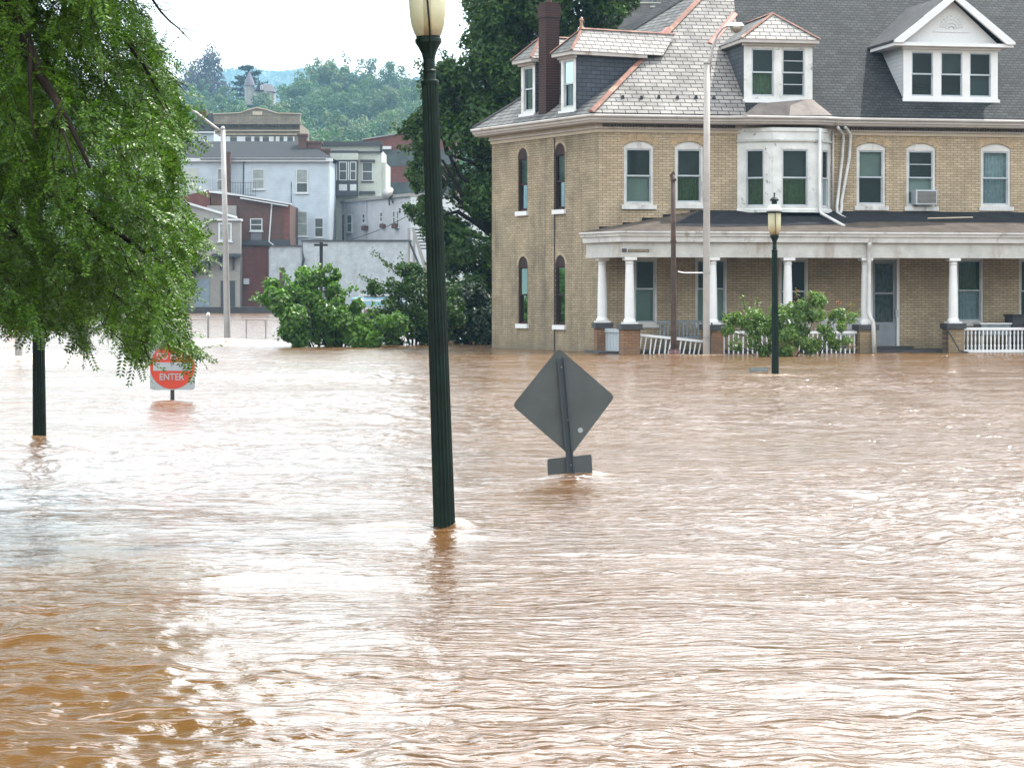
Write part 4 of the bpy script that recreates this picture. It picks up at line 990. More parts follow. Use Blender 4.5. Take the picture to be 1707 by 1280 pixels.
# columns, piers, caps
M['pierbrick'] = brick('pier_brick', F.d, (.30, .16, .09), (.22, .12, .07), (.12, .09, .06), .2, .07, .008, .9, splash=.4)
M['pierbrick2'] = brick('pale_pier_brick', F.d, (.38, .28, .16), (.28, .2, .12), (.15, .12, .09), .2, .07, .008, .9, splash=.4)
ztop = zb_t + .002
def column(u, w_, zt_cap, pier_hw, pm, zc0=None):
    zc0 = zt_cap
    co = MB(); c = F.pt(u, w_, 0)
    h_ = ztop - zc0; r0, r1 = .135, .105
    prof = [(.17, 0), (.17, .05), (.175, .06), (.165, .10), (.15, .12), (r0, .15)] + [(r0 + (r1 - r0) * (t_ ** 1.6), .15 + (h_ - .34) * t_) for t_ in (.0, .25, .5, .75, 1)] + [(.125, h_ - .17), (.108, h_ - .15), (.108, h_ - .11), (.15, h_ - .075)]
    co.lathe(prof, (c.x, c.y, zc0), 24)
    o = co.build('porch_column', M['clean_white'], house, smooth=False)
    m_ = MB(); m_.fbox(F, u - .165, u + .165, w_ - .165, w_ + .165, ztop - .075, ztop - .003); m_.fbox(F, u - .19, u + .19, w_ - .19, w_ + .19, zc0 + .0, zc0 + .05); m_.build('capital', M['clean_white'], o)
    m_ = MB(); zc_ = zc0 - .15; m_.fbox(F, u - pier_hw - .05, u + pier_hw + .05, w_ - pier_hw - .05, w_ + pier_hw + .05, zc_, zc0 - .001); pc_ = m_.build('pier_cap', M['cap'], house)
    m_ = MB(); m_.fbox(F, u - pier_hw, u + pier_hw, w_ - pier_hw, w_ + pier_hw, -1.7, zc_ - .001); m_.build('pier', pm, house)
wcol = wf - .02
us_ = [F.hit(px, 500, wcol)[0] for px in (1049.5, 1187.5, 1313, 1443, 1589)]; us_.append(us_[-1] + 2.45)
zcap = [F.hit(px, py, wcol)[1] for px, py in ((1049, 540), (1188, 541), (1313, 541), (1443, 541), (1589, 539))] + [F.hit(1589, 539, wcol)[1]]
for i, (u, z) in enumerate(zip(us_, zcap)): column(u, wcol, z, .24 if i < 4 else .23, M['pierbrick'] if i < 3 else M['pierbrick2'])
# corner column set back along the left end
pb = F.pt(us_[0], wcol, 0) + back * 1.45; u_b = (pb.to_2d() - F.o).dot(F.d); w_b = (pb.to_2d() - F.o).dot(F.n)
column(u_b, w_b, zcap[0] + .02, .2, M['pierbrick'])
# wall strip where the porch meets the corner
m = MB(); m.fbox(F, .02, .12, .004, .06, 0, zb_t + .2); m.build('corner_board', M['woodframe'], house)
# white boarded panel between the two left piers
pf = Fr(F.pt(u_b, w_b, 0)[:2], F.pt(us_[0], wcol, 0)[:2])
m = MB(); n_ = 7; z0p, z1p = -1.0, F.hit(1020, 549, 1.4)[1]
for i in range(n_): 
    a_ = .18 + (pf.L - .40) * i / n_; b_ = .18 + (pf.L - .40) * (i + 1) / n_ - .015; m.fbox(pf, a_, b_, 0, .02, z0p, z1p)
m.fbox(pf, .18, pf.L - .22, .021, .05, z1p - .09, z1p + .02); m.build('boarded_panel', M['signwhite'], house)
# railings
def railing(ua, ub, za, zb, label, sag=None, lean=0.0, z_low=-.25, n_=None, turned=False, w_=wcol):
    o = MB(); P = lambda u, ww, z: F.pt(u, w_ + ww, z)
    o.hexa([P(ua, -.05, za - .07), P(ub, -.05, zb - .07), P(ub, .05, zb - .07), P(ua, .05, za - .07), P(ua, -.05, za), P(ub, -.05, zb), P(ub, .05, zb), P(ua, .05, za)])
    top = o.build('railing', M['clean_white'], house); top['label'] = label
    n_ = n_ or int((ub - ua) / .13); m_ = MB()
    for i in range(n_):
        u = ua + (ub - ua) * (i + .5) / n_; z = za + (zb - za) * (i + .5) / n_ - .072
        l_ = lean * (1 + .35 * math.sin(i * 2.3))
        if turned:
            c = P(u, 0, 0); H_ = z - z_low
            m_.lathe([(.026, 0), (.026, H_ * .18), (.034, H_ * .22), (.018, H_ * .3), (.026, H_ * .55), (.018, H_ * .78), (.034, H_ * .82), (.026, H_ * .86), (.026, H_)], (c.x, c.y, z_low), 8)
        else:
            m_.hexa([P(u + l_ - .017, -.017, z_low), P(u + l_ + .017, -.017, z_low), P(u + l_ + .017, .017, z_low), P(u + l_ - .017, .017, z_low), P(u - .017, -.017, z), P(u + .017, -.017, z), P(u + .017, .017, z), P(u - .017, .017, z)])
    m_.build('baluster_row', M['clean_white'], top)
    return top
zz = lambda px, py: F.hit(px, py, wcol)[1]
railing(us_[0] + .26, us_[1] - .26, zz(1065, 556), zz(1170, 567), 'collapsed railing sloping down with slanted balusters', lean=-.14, z_low=-.5)
railing(us_[1] + .26, us_[2] - .26, zz(1205, 552), zz(1290, 552), 'white railing behind the left half of the shrub', z_low=-.5)
railing(us_[2] + .26, us_[3] - .26, zz(1330, 552), zz(1430, 552), 'white railing behind the right half of the shrub', z_low=-.5)
rl = railing(us_[4] + .25, us_[5] - .25, zz(1610, 546), zz(1707, 546), 'intact white railing of turned balusters at the right edge', z_low=zz(1650, 584), turned=True, n_=17)
m = MB(); m.fbox(F, us_[4] + .25, us_[5] - .25, wcol - .05, wcol + .05, zz(1650, 587), zz(1650, 583)); m.build('bottom_rail', M['clean_white'], rl)
railing(us_[5] + .25, us_[5] + 2.2, zz(1610, 546), zz(1707, 546), 'white railing beyond the last pier', z_low=zz(1650, 584), turned=True, n_=15)
m = MB(); h0 = F.pt(F.hit(1579, 549, wcol + .3)[0], wcol + .3, F.hit(1579, 549, wcol + .3)[1]); h1 = F.pt(F.hit(1600, 583, wcol + .9)[0], wcol + .9, F.hit(1600, 585, wcol + .9)[1]); h2 = F.pt(F.hit(1614, 587, wcol + 1.1)[0], wcol + 1.1, .02)
m.tube([F.pt(us_[4] - .2, wcol + .22, h0.z), h0, h1, h2], .022, 8); m.tube([h0, (h0.x, h0.y, -1)], .018, 8); m.build('step_handrail', M['black'], house)
# porch floor
m = MB(); m.fbox(F, -.4, U_P, .005, wcol - .3, -.4, .06); m.fbox(F, d0 - .1, d1 + .3, .005, .35, .061, .13); m.build('porch_floor', M['cap'], house)
# porch light, conduit above the door
m = MB(); c_ = F.hit(1472, 434)[0]; m.fbox(F, c_ - .1, c_ + .1, .004, .1, F.hit(0, 434)[1] if False else zb_t + .02, zb_t + .12); m.build('porch_lamp', M['cap'], house)
# house number plates on the beam
fb = Fr(bp_[0], bp_[1]); ff = Fr(bp_[1], bp_[2])
u_, z_ = ff.hit(1064.5, 418); 
m = MB(); m.fbox(ff, u_ - .29, u_ + .29, .002, .014, z_ - .04, z_ + .04); npo = m.build('name_plate', plain('brown_plate', (.10, .075, .05), .6), house)
p = ff.pt(u_, .017, z_); text_mesh('lettering', 'NORTHAMPTON', p, .05, .52, M['frieze'], npo, rotz=math.atan2(ff.d.y, ff.d.x))
u_, z_ = fb.hit(1041, 417.5); m = MB(); m.fbox(fb, u_ - .12, u_ + .12, .002, .014, z_ - .05, z_ + .05); m.build('name_plate', M['cap'], house)

# ---- downspouts
def pipe(pts, name='downspout', r=.045, mat='white'):
    m_ = MB(); m_.tube(pts, r, 10); return m_.build(name, M[mat], house, smooth=True)
def fp(px, py, w_): u, z = F.hit(px, py, w_); return F.pt(u, w_, z)
pipe([fp(1367, 214, .75), fp(1366, 350, .72), fp(1369, 356, .75), fp(1407, 377, 1.75)])
pipe([fp(1396, 212, .42), fp(1399, 216, .35), fp(1406, 224, .12), fp(1404, 262, .1), fp(1395, 345, .1), fp(1396, 355, .2), fp(1403, 361, .5), fp(1422, 371, 1.1)])
pipe([fp(1408, 212, .42), fp(1412, 216, .35), fp(1418, 225, .12), fp(1416, 262, .1), fp(1403, 335, .1), fp(1403, 348, .15), fp(1401, 356, .3)])
pipe([fp(1450, 404, wc - .1), fp(1449, 412, wf + .2), fp(1448, 520, wf + .25), fp(1450, 529, wf + .27), fp(1455, 536, wf + .28), fp(1456, 545, wf + .28), fp(1457.5, 600, wf + .3)], r=.06)
pipe([fp(1389, 216, .1), fp(1388, 352, .08)], r=.03, mat='trim')

# ---- things on the porch
def chair(u, w_, rot, label):
    base = F.pt(u, w_, .06); t_ = thing('plastic_chair', base, label, 'chair', 'plastic chairs on the porch')
    c, s_ = math.cos(rot), math.sin(rot)
    L = lambda x, y_, z: (base.x + x * c - y_ * s_, base.y + x * s_ + y_ * c, base.z + z)
    def hb(m_, x0, x1, y0, y1, z0, z1, dx=0, dy=0): m_.hexa([L(x0, y0, z0), L(x1, y0, z0), L(x1, y1, z0), L(x0, y1, z0), L(x0 + dx, y0 + dy, z1), L(x1 + dx, y0 + dy, z1), L(x1 + dx, y1 + dy, z1), L(x0 + dx, y1 + dy, z1)])
    m_ = MB(); hb(m_, -.25, .25, -.24, .24, .40, .43); m_.build('seat', M['plastic'], t_)
    m_ = MB()
    for i in range(5): hb(m_, -.2 + i * .085, -.14 + i * .085, .21, .235, .43, .84, 0, .08)
    hb(m_, -.24, .24, .29, .32, .82, .90); hb(m_, -.25, -.21, .20, .24, .43, .84, 0, .08); hb(m_, .21, .25, .20, .24, .43, .84, 0, .08); m_.build('backrest', M['plastic'], t_)
    for x in (-.24, .20):
        for y_ in (-.24, .2):
            m_ = MB(); hb(m_, x + (-.03 if x < 0 else .03), x + .045 + (-.03 if x < 0 else .03), y_, y_ + .045, 0, .40, (.03 if x < 0 else -.03)); m_.build('leg', M['plastic'], t_)
        m_ = MB(); hb(m_, x, x + .04, -.22, .24, .63, .655); hb(m_, x, x + .04, -.24, -.2, .43, .63); m_.build('armrest', M['plastic'], t_)
uc = F.hit(1392, 560, 1.5)[0]; chair(uc, 1.35, 2.6, 'white plastic porch chair just behind the right side of the shrub'); chair(uc + .62, 1.2, 3.3, 'white plastic porch chair beside the pier by the porch downspout')
ub_ = F.hit(1145, 552, .8)[0]; base = F.pt(ub_, .8, .06)
t = thing('porch_bench', base, 'grey painted bench on the porch behind the collapsed railing', 'bench')
M['benchgrey'] = plain('grey_bench_paint', (.20, .235, .26), .6, var=.3, scale=6)
m = MB(); m.fbox(F, ub_ - .75, ub_ + .75, .55, 1.0, .40, .45); m.build('seat', M['benchgrey'], t)
m = MB()
for i in range(13): m.fbox(F, ub_ - .72 + i * .11, ub_ - .67 + i * .11, .52, .55, .46, .82)
m.fbox(F, ub_ - .75, ub_ + .75, .51, .56, .82, .88); m.build('backrest', M['benchgrey'], t)
for x in (-.7, .64):
    m = MB(); m.fbox(F, ub_ + x, ub_ + x + .06, .93, .99, .0, .40); m.build('leg', M['benchgrey'], t)
ub_ = F.hit(1655, 560, 1.0)[0]; t = thing('porch_table', F.pt(ub_, 1.0, .06), 'low white table behind the intact railing at the right', 'table')
m = MB(); m.fbox(F, ub_ - .45, ub_ + .5, .6, 1.2, .76, .80); m.build('tabletop', M['clean_white'], t)
m = MB(); m.fbox(F, ub_ - .42, ub_ + .47, .62, 1.18, .45, .755); m.build('apron', M['benchgrey'], t)
for x in (-.4, .42):
    m = MB(); m.fbox(F, ub_ + x, ub_ + x + .05, 1.1, 1.15, 0, .45); m.build('leg', M['clean_white'], t)
ub_ = F.hit(1697, 545, .8)[0]; tt_ = MB(); tt_.fbox(F, ub_ - .28, ub_ + .35, .5, 1.1, .06, .99); o = tt_.build('storage_box', M['cap'], None); tag(o, 'dark storage box on the porch at the right edge of the picture', 'box')
m = MB(); m.fbox(F, ub_ - .31, ub_ + .38, .47, 1.13, .991, 1.04); m.build('lid', M['black'], o)

# ================================================================ the town behind the flood
M['darkglass'] = plain('far_window_glass', (.05, .065, .07), .15, var=.4, scale=1.0)
M['paleglass'] = plain('far_window_with_curtain', (.26, .30, .28), .5, var=.3, scale=2.0)
M['bluewhite'] = siding('pale_blue_white_siding', (.52, .60, .67), .14, .3)
M['greyroof'] = plain('grey_asphalt_roof', (.036, .039, .043), .95, var=.12, spec=.1)
M['farwhite'] = plain('far_white_trim', (.60, .63, .64), .6, var=.06)
M['fardark'] = plain('far_dark_trim', (.025, .028, .035), .6)
M['cream'] = plain('pale_cream_stucco', (.46, .50, .44), .8, var=.08)
M['brownbrick'] = brick('brown_brick', (1, 0), (.15, .075, .055), (.11, .06, .045), (.07, .055, .05), .22, .08, .01, .9, stain=(.20, .07, .05), stain_amt=.5)
M['redbrick'] = brick('red_brick', (1, 0.01), (.23, .07, .05), (.17, .055, .045), (.10, .07, .06), .22, .08, .01, .9)
M['tan'] = siding('grey_tan_siding', (.30, .29, .27), .16, .25)
M['block'] = brick('whitewashed_block', (1, 0.02), (.50, .55, .58), (.46, .51, .54), (.42, .46, .48), .42, .21, .012, .8, stain=(.28, .28, .26), stain_amt=.5)
M['stone'] = brick('brown_stone', (1, .03), (.27, .235, .18), (.23, .20, .155), (.17, .15, .12), .9, .35, .02, .9, stain=(.13, .11, .09), stain_amt=.4)
M['lavender'] = siding('pale_lavender_siding', (.52, .535, .57), .2, .18)
def FY(px0, px1, Y0, Y1=None):
    Y1 = Y1 or Y0; return Fr((PX(px0, Y0), Y0), (PX(px1, Y1), Y1))
def slab(parent, name, mat, fr, px0, px1, py0, py1, w1=.0, w0=-.3):
    u0, u1, z0, z1 = fr.box_px(px0, px1, py0, py1, w1); m = MB(); m.fbox(fr, u0, u1, w0, w1, z0, z1); return m.build(name, mat, parent)
def poly(parent, name, mat, fr, pts, w1=.0, d=.3):
    P = []
    for px, py in pts: u, z = fr.hit(px, py, w1); P.append(fr.pt(u, w1, z))
    m = MB(); m.prism(P, (-fr.n.x * d, -fr.n.y * d, 0)); return m.build(name, mat, parent)
def bwin(parent, fr, px0, px1, py0, py1, frame='farwhite', glass='darkglass', w=0.0, fw=.09, mid=.5, low=None, sill=True):
    u0, u1, z0, z1 = fr.box_px(px0, px1, py0, py1, w); m = MB()
    m.fbox(fr, u0, u0 + fw, w + .002, w + .08, z0, z1); m.fbox(fr, u1 - fw, u1, w + .002, w + .08, z0, z1); m.fbox(fr, u0 + fw, u1 - fw, w + .002, w + .08, z0, z0 + fw); m.fbox(fr, u0 + fw, u1 - fw, w + .002, w + .08, z1 - fw, z1)
    zm = z0 + (z1 - z0) * mid
    if mid: m.fbox(fr, u0 + fw, u1 - fw, w + .002, w + .06, zm - .04, zm + .04)
    o = m.build('window', M[frame], parent)
    m = MB(); m.fbox(fr, u0 + fw, u1 - fw, w + .003, w + .03, zm + .04 if mid else z0 + fw, z1 - fw); m.build('pane', M[glass], o)
    if mid: m = MB(); m.fbox(fr, u0 + fw, u1 - fw, w + .003, w + .025, z0 + fw, zm - .04); m.build('pane', M[low or glass], o)
    if sill: m = MB(); m.fbox(fr, u0 - .08, u1 + .08, w + .002, w + .16, z0 - .1, z0 - .003); m.build('sill', M[frame], o)
    return o
def root(name, px, Y, label, cat, group=None): return thing(name, (PX(px, Y), Y, 0), label, cat, group)

# dark bank along the far edge of the flood
fr = FY(150, 640, 201.5); m = MB(); u0, u1, z0, z1 = fr.box_px(215, 560, 512, 530); m.fbox(fr, u0, u1, -4, 0, -2, z1)
tag(m.build('retaining_wall', plain('dark_damp_bank', (.03, .025, .025), .8, var=.4), None), 'low dark retaining wall along the far edge of the flood', 'wall')
fr = FY(540, 760, 186); m = MB(); u0, u1, z0, z1 = fr.box_px(575, 800, 516, 530); m.fbox(fr, u0, u1, -18, 0, -2, z1)
tag(m.build('parking_area', plain('pale_brown_concrete', (.22, .17, .15), .9, var=.2), None), kind='structure')

# long pale blue-white house
Y = 216; fr = FY(200, 550, Y); b = root('white_house', 430, Y, 'long pale blue-white sided house with a grey roof behind the brown brick building', 'house')
L = fr.L; u1 = fr.hit(549.5, 300)[0]; zt = PZ(268, Y)
m = MB(); m.fbox(fr, 0, u1, -9, 0, -1, zt); m.build('wall', M['bluewhite'], b)
ez = PZ(264, Y); rz = PZ(236.5, Y + 6); m = MB()
m.add([fr.pt(-.3, .4, ez), fr.pt(u1 + .3, .4, ez), fr.pt(u1 - 2.6, -5.5, rz), fr.pt(-.3, -5.5, rz), fr.pt(u1 + .3, -11, ez), fr.pt(-.3, -11, ez)], [(0, 1, 2, 3), (3, 2, 4, 5), (1, 4, 2), (0, 5, 4, 1)]); m.build('roof', M['greyroof'], b)
m = MB(); m.fbox(fr, -.3, u1 + .3, .02, .42, ez - .32, ez - .01); m.build('fascia', M['farwhite'], b)
m = MB(); m.fbox(fr, fr.hit(335, 265)[0], u1 - .3, .421, .5, ez - .16, ez - .06); m.build('gutter', M['fardark'], b)
m = MB(); m.fbox(fr, u1 - .14, u1 + .02, .001, .03, -1, ez - .3); m.build('corner_board', M['farwhite'], b)
bwin(b, fr, 420.5, 441, 282, 316, glass='paleglass', low='paleglass'); bwin(b, fr, 493.5, 513.5, 282, 322, glass='paleglass', mid=.42, low='darkglass'); bwin(b, fr, 488, 513, 352, 394, glass='paleglass', low='paleglass'); bwin(b, fr, 524, 539.5, 363, 396, glass='darkglass')
bwin(b, fr, 362, 378, 281, 318, glass='paleglass')
slab(b, 'door', M['cream'], fr, 306, 330, 281, 322, .06, .0)
m = MB(); P = lambda px, py, w: (lambda q_: fr.pt(q_[0], w, q_[1]))(fr.hit(px, py, w)); m.tube([P(408, 266, .4), P(406, 275, .1), P(405.5, 325, .1)], .05, 6); m.build('downspout', M['fardark'], b)
m = MB(); m.tube([P(485.5, 303, .1), P(485.5, 345, .1)], .03, 6); m.build('vent_pipe', M['fardark'], b)
m = MB()
for i in range(16): px = 363 + i * 4.2; m.tube([P(px, 304, .9), P(px, 325, .9)], .018, 4)
m.tube([P(362, 304.5, .9), P(427, 304.5, .9)], .03, 4); m.tube([P(362, 326, .9), P(427, 326, .9)], .04, 4); m.build('balcony_railing', M['fardark'], b)
u0_, u1_, z0_, z1_ = fr.box_px(377, 386, 257, 322); m = MB(); m.fbox(fr, u0_, u1_, .5, 1.1, -1, z1_); m.fbox(fr, u0_ - .05, u1_ + .05, .45, 1.15, z1_, z1_ + .12); m.build('chimney', M['brownbrick'], b)
m = MB(); m.tube([P(340, 300, .3), P(340, 297, .3), P(352, 297, .3), P(352, 322, .3)], .03, 4); m.build('handrail', M['farwhite'], b)
# dark soot-brown chimneys between the two roofs
for (x0, x1, y0, y1, lb) in ((497, 511, 227, 262, 'squat dark brick chimney beside the grey roof, nearest the stone building'), (513, 535, 239, 262, 'broad dark brick chimney stack against the timbered building'), (530, 549, 252, 268, 'low dark brick chimney stub at the corner of the timbered building')):
    f2 = FY(x0 - 2, x1 + 2, Y + 3); u0_, u1_, z0_, z1_ = f2.box_px(x0, x1, y0, y1); m = MB(); m.fbox(f2, u0_, u1_, -1.2, 0, 6, z1_); m.fbox(f2, u0_ - .1, u1_ + .1, -1.3, .1, z1_, z1_ + .2)
    tag(m.build('brick_chimney', M['brownbrick'], None), lb, 'chimney', 'chimneys in the town')

# timbered building with black trim
Y = 224; fr = FY(500, 660, Y); b = root('timbered_building', 590, Y, 'cream building with black timber trim, bay windows and heavy black cornice', 'building')
slab(b, 'wall', M['cream'], fr, 530, 636, 250, 420, 0, -9)
slab(b, 'side_wall', M['cream'], fr, 636.2, 643, 271, 420, -.2, -9)
slab(b, 'parapet', M['cream'], fr, 535, 633, 241, 252, .05, -1)
m = MB()
for bx_ in ((528, 637, 236, 242.5), (633, 637.5, 242.6, 254), (549, 597, 251, 255.5), (597, 637, 252.5, 254.6)):
    u0_, u1_, z0_, z1_ = fr.box_px(*bx_, .5); m.fbox(fr, u0_, u1_, .051, .5 if bx_[3] < 250 else .3, z0_, z1_)
m.build('cornice', M['fardark'], b)
u0_, u1_, z0_, z1_ = fr.box_px(546, 596, 267, 327, .9); m = MB(); m.fbox(fr, u0_, u1_, .001, .9, z0_, z1_); bay_ = m.build('bay', M['fardark'], b)
u0_, u1_, z0_, z1_ = fr.box_px(546, 597, 255.6, 266.8, .9); m = MB(); m.fbox(fr, u0_, u1_, .001, .95, z0_, z1_); m.build('bay_head', M['cream'], b)
for x0, x1 in ((551, 559), (565, 578.5), (583.5, 594)):
    bwin(b, fr, x0, x1, 270, 301, w=.9, fw=.07, sill=False)
    slab(b, 'white_panel', M['farwhite'], fr, x0, x1, 307.5, 318, .93, .901)
for x in (561.2, 581): slab(b, 'white_mullion', M['farwhite'], fr, x - .8, x + .8, 270, 301, .93, .901)
bwin(b, fr, 603.5, 621.5, 271, 302, fw=.07, sill=False); slab(b, 'window_head', M['fardark'], fr, 600.5, 625, 266.5, 270.5, .3, .001); slab(b, 'window_head', M['fardark'], fr, 599, 625, 319, 324, .3, .001); slab(b, 'window_sill', M['fardark'], fr, 602, 623, 302.5, 304.5, .15, .001)
# brick office block behind
Y = 250; fr = FY(590, 760, Y); b = root('red_brick_block', 660, Y, 'muted red brick block with dark glass bands, right of the timbered building', 'building')
poly(b, 'wall', M['redbrick'], fr, [(604, 233.5), (668, 223), (760, 223), (760, 420), (604, 420)], 0, 12)
poly(b, 'coping', M['galv'], fr, [(603, 232), (668, 221.3), (762, 221.3), (762, 223), (668, 223), (603, 233.7)], .2, .4)
slab(b, 'glass_band', M['darkglass'], fr, 637, 760, 250, 277, .06, .001); slab(b, 'glass_band', M['darkglass'], fr, 642, 760, 304, 335, .06, .001); slab(b, 'ledge', M['farwhite'], fr, 637, 652, 244, 249, .6, .001)

# classical stone building
Y = 262; fr = FY(280, 520, Y); b = root('stone_building', 428, Y, 'brown stone building front with a low pediment and bracketed cornice below the wooded hill', 'building')
slab(b, 'wall', M['stone'], fr, 357, 500, 206, 420, 0, -12)
poly(b, 'parapet', M['stone'], fr, [(356, 206), (356, 189.5), (400, 188), (412, 184), (428, 180), (444, 183), (462, 189), (500, 190), (500, 206)], .35, 1.2)
poly(b, 'pediment_cap', M['frieze'], fr, [(355, 189.5), (400, 187.5), (412, 183), (428, 178.5), (445, 182), (463, 188), (501, 189), (501, 190.5), (462, 189.6), (444, 183.8), (428, 180.4), (412, 184.8), (400, 189), (355, 191)], .5, 1.2)
slab(b, 'cornice', M['stone'], fr, 355, 502, 204, 207.5, .8, .001); slab(b, 'string_course', M['frieze'], fr, 357, 500, 217, 219, .2, .001); slab(b, 'string_course', M['frieze'], fr, 357, 500, 223.5, 225, .2, .001)
m = MB()
for i in range(30):
    u0_, u1_, z0_, z1_ = fr.box_px(359 + i * 4.8, 361.2 + i * 4.8, 207.6, 211.5); m.fbox(fr, u0_, u1_, .001, .6, z0_, z1_)
m.build('bracket_row', M['stone'], b)
slab(b, 'name_tablet', M['frieze'], fr, 421, 437, 186, 192, .42, .36)
m = MB(); 
for bx_ in ((377, 384, 228, 250), (395, 409, 228, 250), (419, 424, 228, 250), (433, 438, 228, 250), (448.5, 456, 228, 250), (460, 466, 228, 250), (473, 479, 228, 250), (488.5, 491, 228, 250)):
    u0_, u1_, z0_, z1_ = fr.box_px(*bx_); m.fbox(fr, u0_, u1_, .001, .12, z0_, z1_)
m.build('white_pier_row', M['farwhite'], b)
for x0, x1 in ((384, 395), (409, 419), (424, 433), (438, 448.5), (466, 473), (479, 488.5)): bwin(b, fr, x0, x1, 230, 250, frame='fardark', fw=.05, mid=0, sill=False)
poly(b, 'side_roof', M['fardark'], fr, [(320, 202), (356, 188), (356, 245), (320, 245)], -.5, 10)
slab(b, 'chimney', M['brownbrick'], fr, 329, 344, 184, 200, -2, -4)
fr = FY(260, 360, 240); b = root('blue_grey_house', 315, 240, 'narrow strip of blue-grey house front under the stone building, behind the leaves', 'house')
slab(b, 'wall', M['bluewhite'], fr, 270, 356, 222, 420, 0, -6); slab(b, 'cornice', M['farwhite'], fr, 268, 357, 219.5, 221.9, .4, -.3)
for x0 in (300, 312, 324, 338): bwin(b, fr, x0, x0 + 8, 226, 240, glass='darkglass', mid=0, fw=.06, sill=False)

# brown brick building
Y = 208; fr = FY(270, 500, Y); b = root('brown_brick_building', 420, Y, 'dark brown brick building with a sloping white gutter, beside the pale block wall', 'building')
poly(b, 'wall', M['brownbrick'], fr, [(352, 320), (400, 327), (483, 341.5), (483, 520), (352, 520)], 0, 9)
poly(b, 'parapet', M['redbrick'], fr, [(284, 331), (350, 317), (351, 420), (284, 420)], -.2, 6)
poly(b, 'roof_edge', M['farwhite'], fr, [(348, 318), (370, 319.5), (485, 339), (485, 341.3), (400, 327), (352, 321.5), (348, 321)], .35, .8)
poly(b, 'gutter', M['farwhite'], fr, [(400, 329), (480, 342.5), (480, 344.5), (400, 331)], .5, .3)
slab(b, 'brick_return', M['redbrick'], fr, 473, 483, 344, 405, .05, .001)  # redder brick strip stands in for the sunlit right face
bwin(b, fr, 417, 437.5, 364.5, 385, glass='darkglass', fw=.08); slab(b, 'grey_panel', plain('grey_panel', (.14, .145, .155), .7), fr, 418, 436, 386.5, 400, .05, .001)
slab(b, 'dark_ledge', M['fardark'], fr, 400, 484, 400, 409, .35, .001); slab(b, 'lower_wall', M['redbrick'], fr, 405, 447, 410, 519, .04, .001)
P = lambda px, py, w: (lambda q_: fr.pt(q_[0], w, q_[1]))(fr.hit(px, py, w))
m = MB(); m.tube([P(453, 342, .5), P(452.5, 348, .2), P(448.5, 403, .45), P(455, 408, .5), P(455, 411, .5), P(449, 416, .3), P(449, 500, .2)], .06, 6); m.build('downspout', M['farwhite'], b)
slab(b, 'meter_box', M['farwhite'], fr, 406, 415, 464.5, 474, .3, .041)
m = MB(); m.tube([P(398, 428, .3), P(397.5, 512, .3)], .14, 8); m.build('vertical_pipe', M['tan'], b)
slab(b, 'grey_tank', M['tan'], fr, 345, 394, 343, 364, .4, .05)

# grey sided house with an enclosed outside stair
Y = 205; fr = FY(200, 410, Y); b = root('grey_sided_house', 350, Y, 'grey tan sided house with an overhanging enclosed stair, beside the brown brick building', 'house')
slab(b, 'lower_wall', plain('beige_stucco', (.30, .28, .25), .85, var=.08), fr, 225, 400, 415, 522, -1.2, -8)
poly(b, 'upper_wall', M['tan'], fr, [(235, 318), (296, 335), (393, 365), (393, 420), (235, 420)], -1.5, 6)
poly(b, 'rake_board', M['farwhite'], fr, [(235, 315), (296, 332), (395, 361), (395, 364.5), (296, 336), (235, 319)], -1.2, .3)
poly(b, 'stair_enclosure', M['tan'], fr, [(400, 367), (351, 367), (290, 418), (262, 440), (262, 498), (316, 452), (355, 423), (400, 423)], 0, 1.4)
poly(b, 'stair_roof_edge', M['farwhite'], fr, [(401, 364.5), (349, 364.5), (288, 416), (262, 437.5), (262, 440), (290, 420), (351.5, 368), (401, 368)], .25, 1.8)
poly(b, 'stair_soffit', M['fardark'], fr, [(400, 423.2), (355, 423.2), (316, 452.2), (262, 498.2), (262, 503), (318, 457), (357, 428), (400, 428)], -.02, 1.2)
bwin(b, fr, 364, 386.5, 371.5, 402.5, fw=.14, mid=0, glass='paleglass')
for x in (349, 368, 389): slab(b, 'bracket', M['fardark'], fr, x - 1.5, x + 1.5, 428.2, 450, -1.0, -1.19)
slab(b, 'door', plain('blue_grey_door', (.20, .26, .31), .6), fr, 325, 349, 465, 519, -1.1, -1.19); slab(b, 'dark_doorway', M['fardark'], fr, 368, 391.5, 468, 518, -1.12, -1.19)
m = MB(); P = lambda px, py, w: (lambda q_: fr.pt(q_[0], w, q_[1]))(fr.hit(px, py, w))
m.tube([P(314.5, 492, .5), P(314.5, 522, .5)], .05, 5); m.tube([P(262, 504, .5), P(314, 504, .5)], .04, 5); m.build('railing', M['fardark'], b)

# whitewashed block wall and the long low building above it
fr = FY(440, 760, 206); b = root('block_wall_building', 580, 206, 'long whitewashed concrete block building with a dark roof edge behind the flooded bushes', 'building')
slab(b, 'wall', M['block'], fr, 503, 684, 402.5, 530, 0, -6); slab(b, 'low_wall', M['block'], fr, 449.5, 503, 411, 530, -.1, -5)
slab(b, 'roof_edge', M['fardark'], fr, 502, 685, 400, 402.4, .15, -6); slab(b, 'roof_edge', M['fardark'], fr, 448, 502, 409, 410.9, .05, -5)
slab(b, 'doorway', M['brownbrick'], fr, 466, 474, 446, 500, -.05, -.09)
P = lambda px, py, w: (lambda q_: fr.pt(q_[0], w, q_[1]))(fr.hit(px, py, w))
m = MB(); m.tube([P(504, 403, .1), P(504, 420, .2), P(506, 432, .2), P(503, 448, .15)], [.03, .05, .13, .1], 6); m.build('cable_bundle', M['fardark'], b)
f1 = FY(551, 684, 227, 208.5); zt = PZ(341, 227)
b = root('low_lavender_building', 610, 220, 'low pale lavender sided building running back, standing above the white block wall', 'building')
